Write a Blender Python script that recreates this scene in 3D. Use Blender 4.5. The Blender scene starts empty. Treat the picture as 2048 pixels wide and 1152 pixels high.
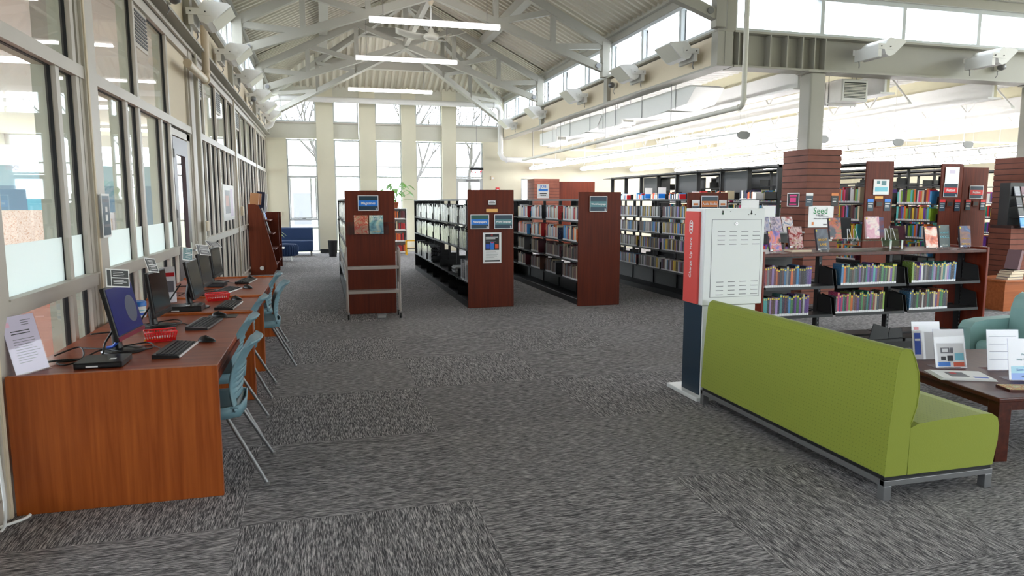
import bpy, math, random
from mathutils import Matrix, Vector, Euler
random.seed(7)
R=math.radians
sc=bpy.context.scene
COL=sc.collection
# ------------------------------------------------------------------ materials
MATS={}
def _nt(name):
    m=bpy.data.materials.new(name); m.use_nodes=True
    nt=m.node_tree; b=nt.nodes['Principled BSDF']
    return m,nt,b
def srgb(c):
    if isinstance(c,str):
        c=[int(c[i:i+2],16) for i in (0,2,4)]
    return tuple(((v/255)/12.92 if v/255<=.04045 else ((v/255+.055)/1.055)**2.4) for v in c)
def mat(name,c,rough=.5,metal=0,spec=.5,noise=0,nscale=20,bump=0,emit=0,alpha=1,coat=0):
    if name in MATS: return MATS[name]
    m,nt,b=_nt(name); rgb=srgb(c)+(1,)
    b.inputs['Base Color'].default_value=rgb
    b.inputs['Roughness'].default_value=rough; b.inputs['Metallic'].default_value=metal
    b.inputs['Specular IOR Level'].default_value=spec
    if coat: b.inputs['Coat Weight'].default_value=coat
    if alpha<1: b.inputs['Alpha'].default_value=alpha
    if emit:
        b.inputs['Emission Color'].default_value=rgb; b.inputs['Emission Strength'].default_value=emit
    tc=nt.nodes.new('ShaderNodeTexCoord')
    n=nt.nodes.new('ShaderNodeTexNoise'); n.inputs['Scale'].default_value=nscale; n.inputs['Detail'].default_value=4
    nt.links.new(tc.outputs['Object'],n.inputs['Vector'])
    if noise:
        mx=nt.nodes.new('ShaderNodeMix'); mx.data_type='RGBA'; mx.blend_type='MULTIPLY'
        mr=nt.nodes.new('ShaderNodeMapRange'); mr.inputs['To Min'].default_value=1-noise; mr.inputs['To Max'].default_value=1+noise*.5
        mx.inputs[0].default_value=1; mx.inputs[6].default_value=rgb
        nt.links.new(n.outputs['Fac'],mr.inputs['Value']); nt.links.new(mr.outputs[0],mx.inputs[7]); nt.links.new(mx.outputs[2],b.inputs['Base Color'])
    if bump:
        bp=nt.nodes.new('ShaderNodeBump'); bp.inputs['Strength'].default_value=bump; bp.inputs['Distance'].default_value=.004
        nt.links.new(n.outputs['Fac'],bp.inputs['Height']); nt.links.new(bp.outputs[0],b.inputs['Normal'])
    MATS[name]=m; return m
def wood(name,c1,c2,axis='z',scale=1,rough=.35,coat=.15):
    if name in MATS: return MATS[name]
    m,nt,b=_nt(name)
    tc=nt.nodes.new('ShaderNodeTexCoord'); mp=nt.nodes.new('ShaderNodeMapping')
    s={'z':(28,28,1.2),'y':(28,1.2,28),'x':(1.2,28,28)}[axis]
    mp.inputs['Scale'].default_value=[v*scale for v in s]
    n=nt.nodes.new('ShaderNodeTexNoise'); n.inputs['Scale'].default_value=2; n.inputs['Detail'].default_value=6; n.inputs['Distortion'].default_value=.4
    n2=nt.nodes.new('ShaderNodeTexNoise'); n2.inputs['Scale'].default_value=1.3
    r=nt.nodes.new('ShaderNodeValToRGB'); r.color_ramp.elements[0].color=srgb(c1)+(1,); r.color_ramp.elements[1].color=srgb(c2)+(1,)
    r.color_ramp.elements[0].position=.3; r.color_ramp.elements[1].position=.7
    mx=nt.nodes.new('ShaderNodeMix'); mx.inputs[0].default_value=.3
    L=nt.links.new
    L(tc.outputs['Object'],mp.inputs[0]); L(mp.outputs[0],n.inputs['Vector']); L(tc.outputs['Object'],n2.inputs['Vector'])
    L(n.outputs['Fac'],mx.inputs[2]); L(n2.outputs['Fac'],mx.inputs[3]); L(mx.outputs[0],r.inputs[0]); L(r.outputs[0],b.inputs['Base Color'])
    b.inputs['Roughness'].default_value=rough; b.inputs['Specular IOR Level'].default_value=.3; b.inputs['Coat Weight'].default_value=coat; b.inputs['Coat Roughness'].default_value=.25
    MATS[name]=m; return m
def carpet():
    m,nt,b=_nt('carpet'); L=nt.links.new; N=nt.nodes.new
    def math_(op,a,bv=None,c=None):
        n=N('ShaderNodeMath'); n.operation=op
        for i,v in enumerate((a,bv,c)):
            if v is None: continue
            if hasattr(v,'node'): L(v,n.inputs[i])
            else: n.inputs[i].default_value=v
        return n.outputs[0]
    tc=N('ShaderNodeTexCoord'); sep=N('ShaderNodeSeparateXYZ'); L(tc.outputs['Object'],sep.inputs[0])
    x,y=sep.outputs[0],sep.outputs[1]; T=1.22
    ix=math_('FLOOR',math_('DIVIDE',math_('SUBTRACT',x,.76),T)); iy=math_('FLOOR',math_('DIVIDE',math_('SUBTRACT',y,3.64),T))
    cb=N('ShaderNodeCombineXYZ'); L(ix,cb.inputs[0]); L(iy,cb.inputs[1])
    wn=N('ShaderNodeTexWhiteNoise'); wn.noise_dimensions='2D'; L(cb.outputs[0],wn.inputs['Vector'])
    par=math_('MODULO',math_('ABSOLUTE',math_('ADD',ix,iy)),2)
    sel=math_('GREATER_THAN',math_('ADD',math_('MULTIPLY',par,.55),math_('MULTIPLY',wn.outputs['Value'],.6)),.5)
    def streak(sx,sy):
        c=N('ShaderNodeCombineXYZ'); L(math_('MULTIPLY',x,sx),c.inputs[0]); L(math_('MULTIPLY',y,sy),c.inputs[1]); L(wn.outputs['Value'],c.inputs[2])
        n=N('ShaderNodeTexNoise'); n.inputs['Scale'].default_value=1; n.inputs['Detail'].default_value=2; n.inputs['Roughness'].default_value=.6; L(c.outputs[0],n.inputs['Vector'])
        return n.outputs['Fac']
    A=streak(260,17); B=streak(17,260)
    mx=N('ShaderNodeMix'); L(sel,mx.inputs[0]); L(A,mx.inputs[2]); L(B,mx.inputs[3])
    fine=N('ShaderNodeTexNoise'); fine.inputs['Scale'].default_value=420; fine.inputs['Detail'].default_value=2; L(tc.outputs['Object'],fine.inputs['Vector'])
    v=math_('ADD',math_('MULTIPLY',mx.outputs[0],.75),math_('MULTIPLY',fine.outputs['Fac'],.25))
    v=math_('ADD',v,math_('MULTIPLY',math_('SUBTRACT',wn.outputs['Value'],.5),.014))
    r=N('ShaderNodeValToRGB'); e=r.color_ramp.elements
    e[0].position=.42; e[0].color=srgb((66,65,68))+(1,); e[1].position=.64; e[1].color=srgb((206,201,202))+(1,)
    k=e.new(.52); k.color=srgb((131,129,131))+(1,)
    L(v,r.inputs[0]); L(r.outputs[0],b.inputs['Base Color']); b.inputs['Roughness'].default_value=.95; b.inputs['Specular IOR Level'].default_value=.1
    bp=N('ShaderNodeBump'); bp.inputs['Strength'].default_value=.5; bp.inputs['Distance'].default_value=.004; L(v,bp.inputs['Height']); L(bp.outputs[0],b.inputs['Normal'])
    return m
def glass(name,tint=(1,1,1),refl=1.45,base=0):
    m=bpy.data.materials.new(name); m.use_nodes=True; nt=m.node_tree; nt.nodes.clear(); N=nt.nodes.new; L=nt.links.new
    o=N('ShaderNodeOutputMaterial'); t=N('ShaderNodeBsdfTransparent'); t.inputs[0].default_value=tint+(1,)
    g=N('ShaderNodeBsdfGlossy'); g.inputs['Roughness'].default_value=.02
    f=N('ShaderNodeFresnel'); f.inputs[0].default_value=refl; mx=N('ShaderNodeMixShader')
    ge=N('ShaderNodeNewGeometry'); iv=N('ShaderNodeMath'); iv.operation='SUBTRACT'; iv.inputs[0].default_value=1; ml=N('ShaderNodeMath'); ml.operation='MULTIPLY'
    L(ge.outputs['Backfacing'],iv.inputs[1]); L(iv.outputs[0],ml.inputs[0]); L(f.outputs[0],ml.inputs[1])
    L(ml.outputs[0],mx.inputs[0]); L(t.outputs[0],mx.inputs[1]); L(g.outputs[0],mx.inputs[2]); L(mx.outputs[0],o.inputs[0])
    MATS[name]=m; return m
def frosted():
    m=bpy.data.materials.new('frosted_film'); m.use_nodes=True; nt=m.node_tree; nt.nodes.clear(); N=nt.nodes.new; L=nt.links.new
    o=N('ShaderNodeOutputMaterial'); t=N('ShaderNodeBsdfTranslucent'); t.inputs[0].default_value=(.86,.92,.9,1)
    d=N('ShaderNodeBsdfDiffuse'); d.inputs[0].default_value=(.8,.86,.84,1); tr=N('ShaderNodeBsdfTransparent')
    a=N('ShaderNodeMixShader'); a.inputs[0].default_value=.4; bq=N('ShaderNodeMixShader'); bq.inputs[0].default_value=.12
    L(t.outputs[0],a.inputs[1]); L(d.outputs[0],a.inputs[2]); L(a.outputs[0],bq.inputs[1]); L(tr.outputs[0],bq.inputs[2]); L(bq.outputs[0],o.inputs[0])
    return m
def emis(name,c,s):
    m=bpy.data.materials.new(name); m.use_nodes=True; nt=m.node_tree; nt.nodes.clear()
    o=nt.nodes.new('ShaderNodeOutputMaterial'); e=nt.nodes.new('ShaderNodeEmission'); e.inputs[0].default_value=c+(1,); e.inputs[1].default_value=s
    nt.links.new(e.outputs[0],o.inputs[0]); MATS[name]=m; return m
def cover_mat(name,rough=.4,marks=.5,gl=0):
    """cover colour comes from the object's own colour; printed marks on the spine"""
    m,nt,b=_nt(name); N=nt.nodes.new; L=nt.links.new
    oi=N('ShaderNodeObjectInfo'); tc=N('ShaderNodeTexCoord'); mp=N('ShaderNodeMapping'); mp.inputs['Scale'].default_value=(5,5,26)
    ad=N('ShaderNodeVectorMath'); ad.operation='ADD'; cb=N('ShaderNodeCombineXYZ'); ml=N('ShaderNodeMath'); ml.operation='MULTIPLY'; ml.inputs[1].default_value=37
    L(oi.outputs['Random'],ml.inputs[0]); L(ml.outputs[0],cb.inputs[2]); L(tc.outputs['Object'],mp.inputs[0]); L(mp.outputs[0],ad.inputs[0]); L(cb.outputs[0],ad.inputs[1])
    n=N('ShaderNodeTexNoise'); n.inputs['Scale'].default_value=1.6; n.inputs['Detail'].default_value=2; L(ad.outputs[0],n.inputs['Vector'])
    gt=N('ShaderNodeMapRange'); gt.inputs['From Min'].default_value=.54; gt.inputs['From Max'].default_value=.58; gt.inputs['To Max'].default_value=marks*.6; L(n.outputs['Fac'],gt.inputs['Value'])
    n2=N('ShaderNodeTexWhiteNoise'); n2.noise_dimensions='1D'; L(ml.outputs[0],n2.inputs['W'])
    mx=N('ShaderNodeMix'); mx.data_type='RGBA'; L(gt.outputs[0],mx.inputs[0]); L(oi.outputs['Color'],mx.inputs[6]); 
    hs=N('ShaderNodeHueSaturation'); hs.inputs['Saturation'].default_value=.35; hs.inputs['Value'].default_value=.8; L(n2.outputs['Color'],hs.inputs['Color']); L(hs.outputs[0],mx.inputs[7])
    L(mx.outputs[2],b.inputs['Base Color']); b.inputs['Roughness'].default_value=rough
    MATS[name]=m; return m
def art_mat(name,cols,scale=5,rough=.35,seedv=0):
    """printed picture: soft blotches of a few inks"""
    if name in MATS: return MATS[name]
    m,nt,b=_nt(name); N=nt.nodes.new; L=nt.links.new
    tc=N('ShaderNodeTexCoord'); mp=N('ShaderNodeMapping'); mp.inputs['Location'].default_value=(seedv,seedv*2,seedv*3)
    n=N('ShaderNodeTexNoise'); n.inputs['Scale'].default_value=scale; n.inputs['Detail'].default_value=3; n.inputs['Distortion'].default_value=.8
    r=N('ShaderNodeValToRGB'); r.color_ramp.interpolation='LINEAR'
    e=r.color_ramp.elements; k=len(cols)
    e[0].position=.3; e[0].color=srgb(cols[0])+(1,); e[1].position=.7; e[1].color=srgb(cols[-1])+(1,)
    for i,c in enumerate(cols[1:-1]): q=e.new(.3+.4*(i+1)/(k-1)); q.color=srgb(c)+(1,)
    L(tc.outputs['Object'],mp.inputs[0]); L(mp.outputs[0],n.inputs['Vector']); L(n.outputs['Fac'],r.inputs[0]); L(r.outputs[0],b.inputs['Base Color']); b.inputs['Roughness'].default_value=rough
    MATS[name]=m; return m
def dotted(name,c,c2):
    m,nt,b=_nt(name); N=nt.nodes.new; L=nt.links.new
    tc=N('ShaderNodeTexCoord'); v=N('ShaderNodeTexVoronoi'); v.voronoi_dimensions='2D'; v.inputs['Scale'].default_value=40; v.inputs['Randomness'].default_value=.0; sp_=N('ShaderNodeSeparateXYZ'); cb_=N('ShaderNodeCombineXYZ'); ad_=N('ShaderNodeMath'); ad_.operation='ADD'
    w=N('ShaderNodeTexNoise'); w.inputs['Scale'].default_value=160
    mr=N('ShaderNodeMapRange'); mr.inputs['From Min'].default_value=.09; mr.inputs['From Max'].default_value=.15
    mx=N('ShaderNodeMix'); mx.data_type='RGBA'; mx.inputs[6].default_value=srgb(c2)+(1,); mx.inputs[7].default_value=srgb(c)+(1,)
    L(tc.outputs['Object'],sp_.inputs[0]); L(sp_.outputs[1],cb_.inputs[0]); L(sp_.outputs[0],ad_.inputs[0]); L(sp_.outputs[2],ad_.inputs[1]); L(ad_.outputs[0],cb_.inputs[1]); L(cb_.outputs[0],v.inputs['Vector']); L(tc.outputs['Object'],w.inputs['Vector']); L(v.outputs['Distance'],mr.inputs['Value']); L(mr.outputs[0],mx.inputs[0]); L(mx.outputs[2],b.inputs['Base Color'])
    bp=N('ShaderNodeBump'); bp.inputs['Strength'].default_value=.25; bp.inputs['Distance'].default_value=.003; L(w.outputs['Fac'],bp.inputs['Height']); L(bp.outputs[0],b.inputs['Normal'])
    b.inputs['Roughness'].default_value=.9; b.inputs['Sheen Weight'].default_value=.15
    return m
def slat_mat():
    m,nt,b=_nt('slatwall_wood'); N=nt.nodes.new; L=nt.links.new
    tc=N('ShaderNodeTexCoord'); n=N('ShaderNodeTexNoise'); n.inputs['Scale'].default_value=7; n.inputs['Detail'].default_value=5
    r=N('ShaderNodeValToRGB'); r.color_ramp.elements[0].color=srgb((104,58,44))+(1,); r.color_ramp.elements[1].color=srgb((130,78,64))+(1,)
    L(tc.outputs['Object'],n.inputs['Vector']); L(n.outputs['Fac'],r.inputs[0]); L(r.outputs[0],b.inputs['Base Color']); b.inputs['Roughness'].default_value=.6; b.inputs['Specular IOR Level'].default_value=.25
    return m
M=dict(
 carpet=carpet(), wallgreen=mat('sage_wall_paint',(216,211,190),.8,noise=.04,nscale=3), spandrel=mat('grey_beige_panel_paint',(205,203,190),.7,noise=.04),
 frame=mat('beige_window_frame',(190,183,173),.45,noise=.05,nscale=6), framein=mat('pale_jamb_paint',(196,200,182),.5), gasket=mat('black_glazing_gasket',(12,13,18),.5),
 alum=mat('aluminium_frame',(196,200,202),.5), steel=mat('grey_beige_steel_paint',(166,163,153),.55,noise=.05,nscale=4), deck=mat('roof_deck_paint',(196,190,174),.6,noise=.06,nscale=2),
 white=mat('white_paint',(236,235,233),.55,noise=.03), cream=mat('cream_wall_paint',(222,208,184),.7,noise=.04), olive=mat('pale_olive',(212,206,178),.7), pipe=mat('pipe_paint',(214,211,200),.45,noise=.05),
 pipebeige=mat('beige_pipe_paint',(205,188,165),.45), dark=mat('dark_void',(25,24,22),.8), black=mat('black_shelf_steel',(17,17,19),.45), black2=mat('black_panel_steel',(40,42,44),.5), blackpl=mat('black_plastic',(14,14,16),.35),
 cherry=wood('orange_cherry_laminate',(136,60,20),(182,96,40),'z',.6), cherrytop=wood('cherry_desk_top_laminate',(122,50,26),(160,78,44),'x',.5,.38,.1), mahog=wood('dark_cherry_panel',(76,24,8),(108,40,14),'z',.5,.55,0),
 cherryd=wood('brown_cherry_laminate',(96,38,18),(126,56,30),'z',.6), redwood=wood('red_orange_edge_wood',(96,28,8),(130,42,14),'z',.5), tablew=wood('dark_table_wood',(54,20,12),(90,40,26),'y',.5,.35,.12), oak=wood('orange_oak_laminate',(140,74,36),(176,100,56),'x',.5),
 slat=slat_mat(), groove=mat('slatwall_groove',(50,24,18),.7), chairblue=mat('slate_blue_plastic',(108,142,154),.45), chrome=mat('satin_chrome',(185,185,185),.28,metal=.9), silver=mat('grey_metal',(128,128,130),.4,metal=.6), cartm=mat('grey_cart_paint',(158,148,142),.5),
 lime=dotted('lime_fabric',(136,146,46),(110,120,36)), teal=mat('teal_vinyl',(138,175,172),.5,noise=.05), navyf=mat('navy_fabric',(32,56,96),.85,bump=.3,nscale=200), kioskw=mat('kiosk_white',(226,228,228),.35), kioskn=mat('kiosk_navy',(20,44,62),.4), kioskr=mat('kiosk_red',(214,72,66),.5),
 paper=mat('white_paper',(238,238,238),.6), lav=mat('lavender_white_paper',(214,204,222),.6), signnavy=mat('navy_sign_print',(18,52,72),.4), signblue=mat('blue_sign_print',(24,120,214),.4), signgreen=mat('green_sign_print',(18,84,76),.4), signslate=mat('slate_sign_print',(84,132,140),.4),
 signorange=mat('orange_sign_print',(214,120,40),.4), signred=mat('red_sign_print',(206,30,36),.4), ink=mat('black_ink',(20,20,24),.5), greyink=mat('grey_ink',(110,110,116),.5), blueink=mat('blue_ink',(40,84,190),.5), orangeink=mat('orange_ink',(226,84,36),.5), greenink=mat('green_ink',(24,132,74),.5),
 brass=mat('brass_plate',(178,134,76),.35,metal=.7), yellow=mat('yellow_plastic',(236,178,24),.4), redpl=mat('red_plastic',(222,30,36),.35), bluepl=mat('blue_plastic',(30,110,200),.35), terracotta=mat('terracotta',(166,88,54),.8,noise=.1), leaf=mat('green_leaf',(104,158,62),.45,noise=.2,nscale=8), leaf2=mat('yellow_green_leaf',(176,200,90),.45),
 screen=mat('dark_screen_glass',(30,26,24),.12), screenblue=mat('blue_lit_screen',(34,38,92),.15,emit=.25), pages=mat('book_pages',(220,205,178),.8), sticker=mat('yellow_sticker',(226,206,40),.5), label=mat('white_spine_label',(235,235,238),.5), acrylic=glass('clear_acrylic',(.93,.93,.96),1.4), glass=glass('window_glass',(.96,.97,.98),1.5), greenglass=glass('green_shelf_glass',(.6,.85,.75),1.5),
 frost=frosted(), cover=cover_mat('printed_cover'), sleeve=cover_mat('clear_sleeved_periodical',.15,.55), tube=emis('fluorescent_tube',(1,.97,.95),22), lens=emis('pendant_lens',(1,.985,.98),17), exitred=emis('exit_letter_red',(1,.05,.06),1.2), nextroom=mat('pale_blue_wall',(168,200,208),.7), nextblue=mat('mid_blue_panel',(120,152,172),.7), nextfloor=mat('terracotta_carpet',(168,122,106),.9,noise=.15,nscale=8),
 cover_tan=mat('dusty_rose_print',(176,130,120),.5), aqua=mat('aqua_print',(120,196,214),.5), bark=mat('grey_bark',(84,80,78),.9), ground=mat('pale_lawn',(150,150,120),.95,noise=.2,nscale=1), sidingm=mat('white_siding',(220,220,216),.7), key=mat('keyboard_black',(22,22,24),.4), keytop=mat('key_cap_black',(42,42,46),.45), cable=mat('black_cable',(10,10,12),.5), pinkp=mat('pink_print',(236,180,200),.4), magenta=mat('magenta_print',(226,40,130),.5), fabricbrown=art_mat('patterned_fabric',[(196,160,130),(236,226,210),(206,170,140)],30))
# ------------------------------------------------------------------ mesh builder
class MB:
    def __init__(s): s.v=[]; s.f=[]; s.m=[]; s.mats=[]; s.sm=[]
    def mi(s,m):
        m=M[m] if isinstance(m,str) else m
        if m not in s.mats: s.mats.append(m)
        return s.mats.index(m)
    def add(s,vs,fs,m,smooth=False):
        o=len(s.v); s.v+= [tuple(v) for v in vs]; i=s.mi(m)
        for f in fs: s.f.append([o+k for k in f]); s.m.append(i); s.sm.append(smooth)
    def box(s,x0,x1,y0,y1,z0,z1,m):
        if x0>x1:x0,x1=x1,x0
        if y0>y1:y0,y1=y1,y0
        if z0>z1:z0,z1=z1,z0
        v=[(x,y,z) for z in (z0,z1) for y in (y0,y1) for x in (x0,x1)]
        s.add(v,[(0,2,3,1),(4,5,7,6),(0,1,5,4),(2,6,7,3),(0,4,6,2),(1,3,7,5)],m); return s
    def beam(s,p,q,w,h,m,up=(0,0,1)):
        p=Vector(p);q=Vector(q);d=(q-p).normalized(); u=Vector(up); r=d.cross(u)
        if r.length<1e-4: r=d.cross(Vector((1,0,0)))
        r.normalize(); u=r.cross(d).normalized(); vs=[]
        for c in (p,q):
            for a,b in ((-1,-1),(1,-1),(1,1),(-1,1)): vs.append(c+r*(a*w/2)+u*(b*h/2))
        s.add(vs,[(0,1,2,3),(7,6,5,4),(0,4,5,1),(1,5,6,2),(2,6,7,3),(3,7,4,0)],m); return s
    def ibeam(s,p,q,w,h,m,t=.03,up=(0,0,1)):
        p=Vector(p);q=Vector(q);d=(q-p).normalized(); r=d.cross(Vector(up)).normalized(); u=r.cross(d)
        for off in (h/2-t/2,-h/2+t/2): s.beam(p+u*off,q+u*off,w,t,m,up)
        s.beam(p,q,t*.7,h-2*t,m,up); return s
    def tube(s,pts,r,m,n=8,closed=False,caps=True):
        pts=[Vector(p) for p in pts]; rs=r if isinstance(r,(list,tuple)) else [r]*len(pts)
        vs=[];fs=[];prev=None
        for i,p in enumerate(pts):
            if closed: d=(pts[(i+1)%len(pts)]-pts[i-1])
            else: d=(pts[min(i+1,len(pts)-1)]-pts[max(i-1,0)])
            d.normalize()
            if prev is None:
                a=Vector((0,0,1)) if abs(d.z)<.9 else Vector((1,0,0))
                x=d.cross(a).normalized()
            else: x=(prev-d*prev.dot(d)).normalized()
            prev=x; y=d.cross(x)
            for k in range(n):
                t=2*math.pi*k/n; vs.append(p+(x*math.cos(t)+y*math.sin(t))*rs[i])
        L=len(pts)
        for i in range(L if closed else L-1):
            j=(i+1)%L
            for k in range(n): fs.append((i*n+k,i*n+(k+1)%n,j*n+(k+1)%n,j*n+k))
        s.add(vs,fs,m,True)
        if caps and not closed:
            s.add(vs[:n],[tuple(range(n))[::-1]],m); s.add(vs[-n:],[tuple(range(n))],m)
        return s
    def cyl(s,p,q,r0,m,r1=None,n=16): return s.tube([p,q],[r0,r0 if r1 is None else r1],m,n)
    def lathe(s,c,prof,m,n=24,cap=True):
        vs=[];fs=[];c=Vector(c)
        for r,z in prof:
            for k in range(n): t=2*math.pi*k/n; vs.append(c+Vector((r*math.cos(t),r*math.sin(t),z)))
        for i in range(len(prof)-1):
            for k in range(n): fs.append((i*n+k,i*n+(k+1)%n,(i+1)*n+(k+1)%n,(i+1)*n+k))
        s.add(vs,fs,m,True)
        if cap:
            s.add(vs[:n],[tuple(range(n))[::-1]],m); s.add(vs[-n:],[tuple(range(n))],m)
        return s
    def prism(s,prof,a,b,m,axis='y',smooth=False):
        """prof: list of 2d points; axis y -> (x,z); x -> (y,z); z -> (x,y)"""
        def P(u,v,t): return (u,t,v) if axis=='y' else ((t,u,v) if axis=='x' else (u,v,t))
        n=len(prof); vs=[P(u,v,a) for u,v in prof]+[P(u,v,b) for u,v in prof]
        s.add(vs,[(k,(k+1)%n,n+(k+1)%n,n+k) for k in range(n)],m,smooth)
        s.add(vs[:n],[tuple(range(n))[::-1]],m); s.add(vs[n:],[tuple(range(n))],m); return s
    def quad(s,a,b,c,d,m): s.add([a,b,c,d],[(0,1,2,3)],m); return s
    def grid(s,fn,nu,nv,m,skip=None,smooth=True):
        vs=[fn(i/nu,j/nv) for j in range(nv+1) for i in range(nu+1)]; fs=[]
        for j in range(nv):
            for i in range(nu):
                if skip and skip(i,j): continue
                a=j*(nu+1)+i; fs.append((a,a+1,a+nu+2,a+nu+1))
        s.add(vs,fs,m,smooth); return s
    def build(s,name,parent=None,loc=None,rot=None,bevel=0,fixn=True,seg=2,solid=0):
        me=bpy.data.meshes.new(name); me.from_pydata(s.v,[],s.f)
        for m in s.mats: me.materials.append(m)
        me.polygons.foreach_set('material_index',s.m); me.polygons.foreach_set('use_smooth',s.sm)
        me.update()
        if fixn:
            import bmesh
            bm=bmesh.new(); bm.from_mesh(me); bmesh.ops.recalc_face_normals(bm,faces=bm.faces); bm.to_mesh(me); bm.free()
        o=bpy.data.objects.new(name,me); COL.objects.link(o)
        if parent: o.parent=parent
        if loc: o.location=loc
        if rot: o.rotation_euler=rot
        if solid: md=o.modifiers.new('solid','SOLIDIFY'); md.thickness=solid; md.offset=0
        if bevel:
            md=o.modifiers.new('bevel','BEVEL'); md.width=bevel; md.segments=seg; md.limit_method='ANGLE'; md.angle_limit=R(40)
            md.harden_normals=False
        return o
def tag(o,label=None,cat=None,group=None,kind=None):
    if label: o['label']=label
    if cat: o['category']=cat
    if group: o['group']=group
    if kind: o['kind']=kind
    return o
def thing(name,label,cat,loc=(0,0,0),rz=0,group=None):
    o=bpy.data.objects.new(name,None); COL.objects.link(o); o.location=loc; o.rotation_euler=(0,0,rz); o.empty_display_size=.1
    return tag(o,label,cat,group)
def struct(mb,name,label=None,**k):
    o=mb.build(name,**k); o['kind']='structure'
    if label: o['label']=label
    return o
def copy_tree(o,parent=None):
    c=o.copy(); COL.objects.link(c)
    if parent: c.parent=parent
    for ch in list(o.children): copy_tree(ch,c)
    return c
def text(s,size,m,parent=None,loc=(0,0,0),rot=(0,0,0),name='lettering',align='CENTER',ex=.0006,bold=0,sx=1):
    """flat lettering standing in the local XZ plane, read from -Y"""
    cu=bpy.data.curves.new('t','FONT'); cu.body=s; cu.size=size; cu.align_x=align; cu.align_y='CENTER'; cu.extrude=ex; cu.resolution_u=2; cu.offset=bold
    t=bpy.data.objects.new('t',cu); COL.objects.link(t); bpy.context.view_layer.update()
    dg=bpy.context.evaluated_depsgraph_get(); me=bpy.data.meshes.new_from_object(t.evaluated_get(dg))
    bpy.data.objects.remove(t); bpy.data.curves.remove(cu)
    me.transform(Matrix.Translation(loc) @ Euler(rot).to_matrix().to_4x4() @ Matrix.Rotation(R(90),4,'X') @ Matrix.Diagonal((sx,1,1,1)))
    me.materials.clear(); me.materials.append(M[m]); me.name=name
    o=bpy.data.objects.new(name,me); COL.objects.link(o)
    if parent: o.parent=parent
    return o
def lines(mb,x0,x1,z1,n,dz,h,m,y=-.004,jit=.4,rnd=None):
    rr=rnd or random
    for i in range(n):
        z=z1-i*dz; w=(x1-x0)*(1-jit*rr.random()); mb.box(x0,x0+w,y-.0006,y,z-h,z,m)
# ------------------------------------------------------------------ shell
XL,XR,YB=-1.65,5.9,23.2
RY=1.9
struct(MB().box(-1.8,20,-3.2,23.4,-.1,0,'carpet'),'floor','grey striated carpet tiles with quarter turned grain')
struct(MB().box(-9,-1.8,-3.2,24.2,-.1,0,'nextfloor'),'floor_side_room','terracotta floor of the room behind the glazed wall')
# back wall with openings
lowwin=[(-1.04,-.12),(.4,1.2),(1.7,2.53),(2.99,3.85),(4.31,5.22)]
upwin=[(-1.6,-.12),(.4,1.18),(1.7,2.53),(2.99,3.85),(4.31,5.85)]
mb=MB()
xs=[-1.8,-1.04,-.12,.4,1.2,1.7,2.53,2.99,3.85,4.31,5.22,6.55,6.87,20]
for a,b in ((-1.8,-1.04),(-.12,.4),(1.2,1.7),(2.53,2.99),(3.85,4.31),(5.22,6.55),(6.87,20)): mb.box(a,b,YB,YB+.3,0,3.6 if b>-.2 or a<-1.5 else 3.6,'wallgreen')
mb.box(6.55,6.87,YB,YB+.3,2.4,3.6,'wallgreen').box(6.55,6.87,YB,YB+.3,0,.1,'wallgreen')
for a,b in ((-.12,.4),(1.2,1.7),(2.53,2.99),(3.85,4.31)): mb.box(a,b,YB-.06,YB+.3,3.6,5.3,'wallgreen').box(a,b,YB-.06,YB,0,3.6,'wallgreen')
mb.box(5.85,20,YB,YB+.3,3.6,4.2,'wallgreen').box(5.85,6.1,YB,YB+.3,4.2,5.3,'wallgreen')
mb.box(-1.8,-1.6,YB,YB+.3,3.6,5.3,'wallgreen').box(-1.6,5.85,YB,YB+.3,4.78,5.3,'spandrel')
struct(mb,'wall_back','sage green end wall with tall window bays')
mb=MB()
for a,b in upwin: mb.box(a,b,YB+.06,YB+.3,3.6,4.08,'spandrel').box(a,b,YB+.02,YB+.3,4.06,4.1,'frame')
struct(mb,'wall_back_spandrels','grey beige panels between upper and lower end windows')
n=0
def window(rx,rz,yg,divz=(),divx=(),fw=.045,sill=True,label=None,m='alum'):
    """window in a wall normal to Y"""
    global n; n+=1
    w=thing('window_%d'%n,None,None,((rx[0]+rx[1])/2,yg,rz[0])); w['kind']='structure'
    if label: w['label']=label
    hx=(rx[1]-rx[0])/2; H=rz[1]-rz[0]; f=MB()
    f.box(-hx,-hx+fw,-.04,.06,0,H,m).box(hx-fw,hx,-.04,.06,0,H,m).box(-hx+fw,hx-fw,-.037,.057,0,fw,m).box(-hx+fw,hx-fw,-.037,.057,H-fw,H,m)
    for z in divz: f.box(-hx+fw,hx-fw,-.037,.057,z-rz[0]-fw/2,z-rz[0]+fw/2,m)
    for x,z0,z1 in divx: f.box(x-(rx[0]+rx[1])/2-fw/2,x-(rx[0]+rx[1])/2+fw/2,-.04,.06,z0-rz[0]+fw,z1-rz[0]-fw,m)
    f.build('window_frame',w)
    MB().box(-hx+.01,hx-.01,.005,.012,.01,H-.01,'glass').build('pane',w)
    return w
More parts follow.
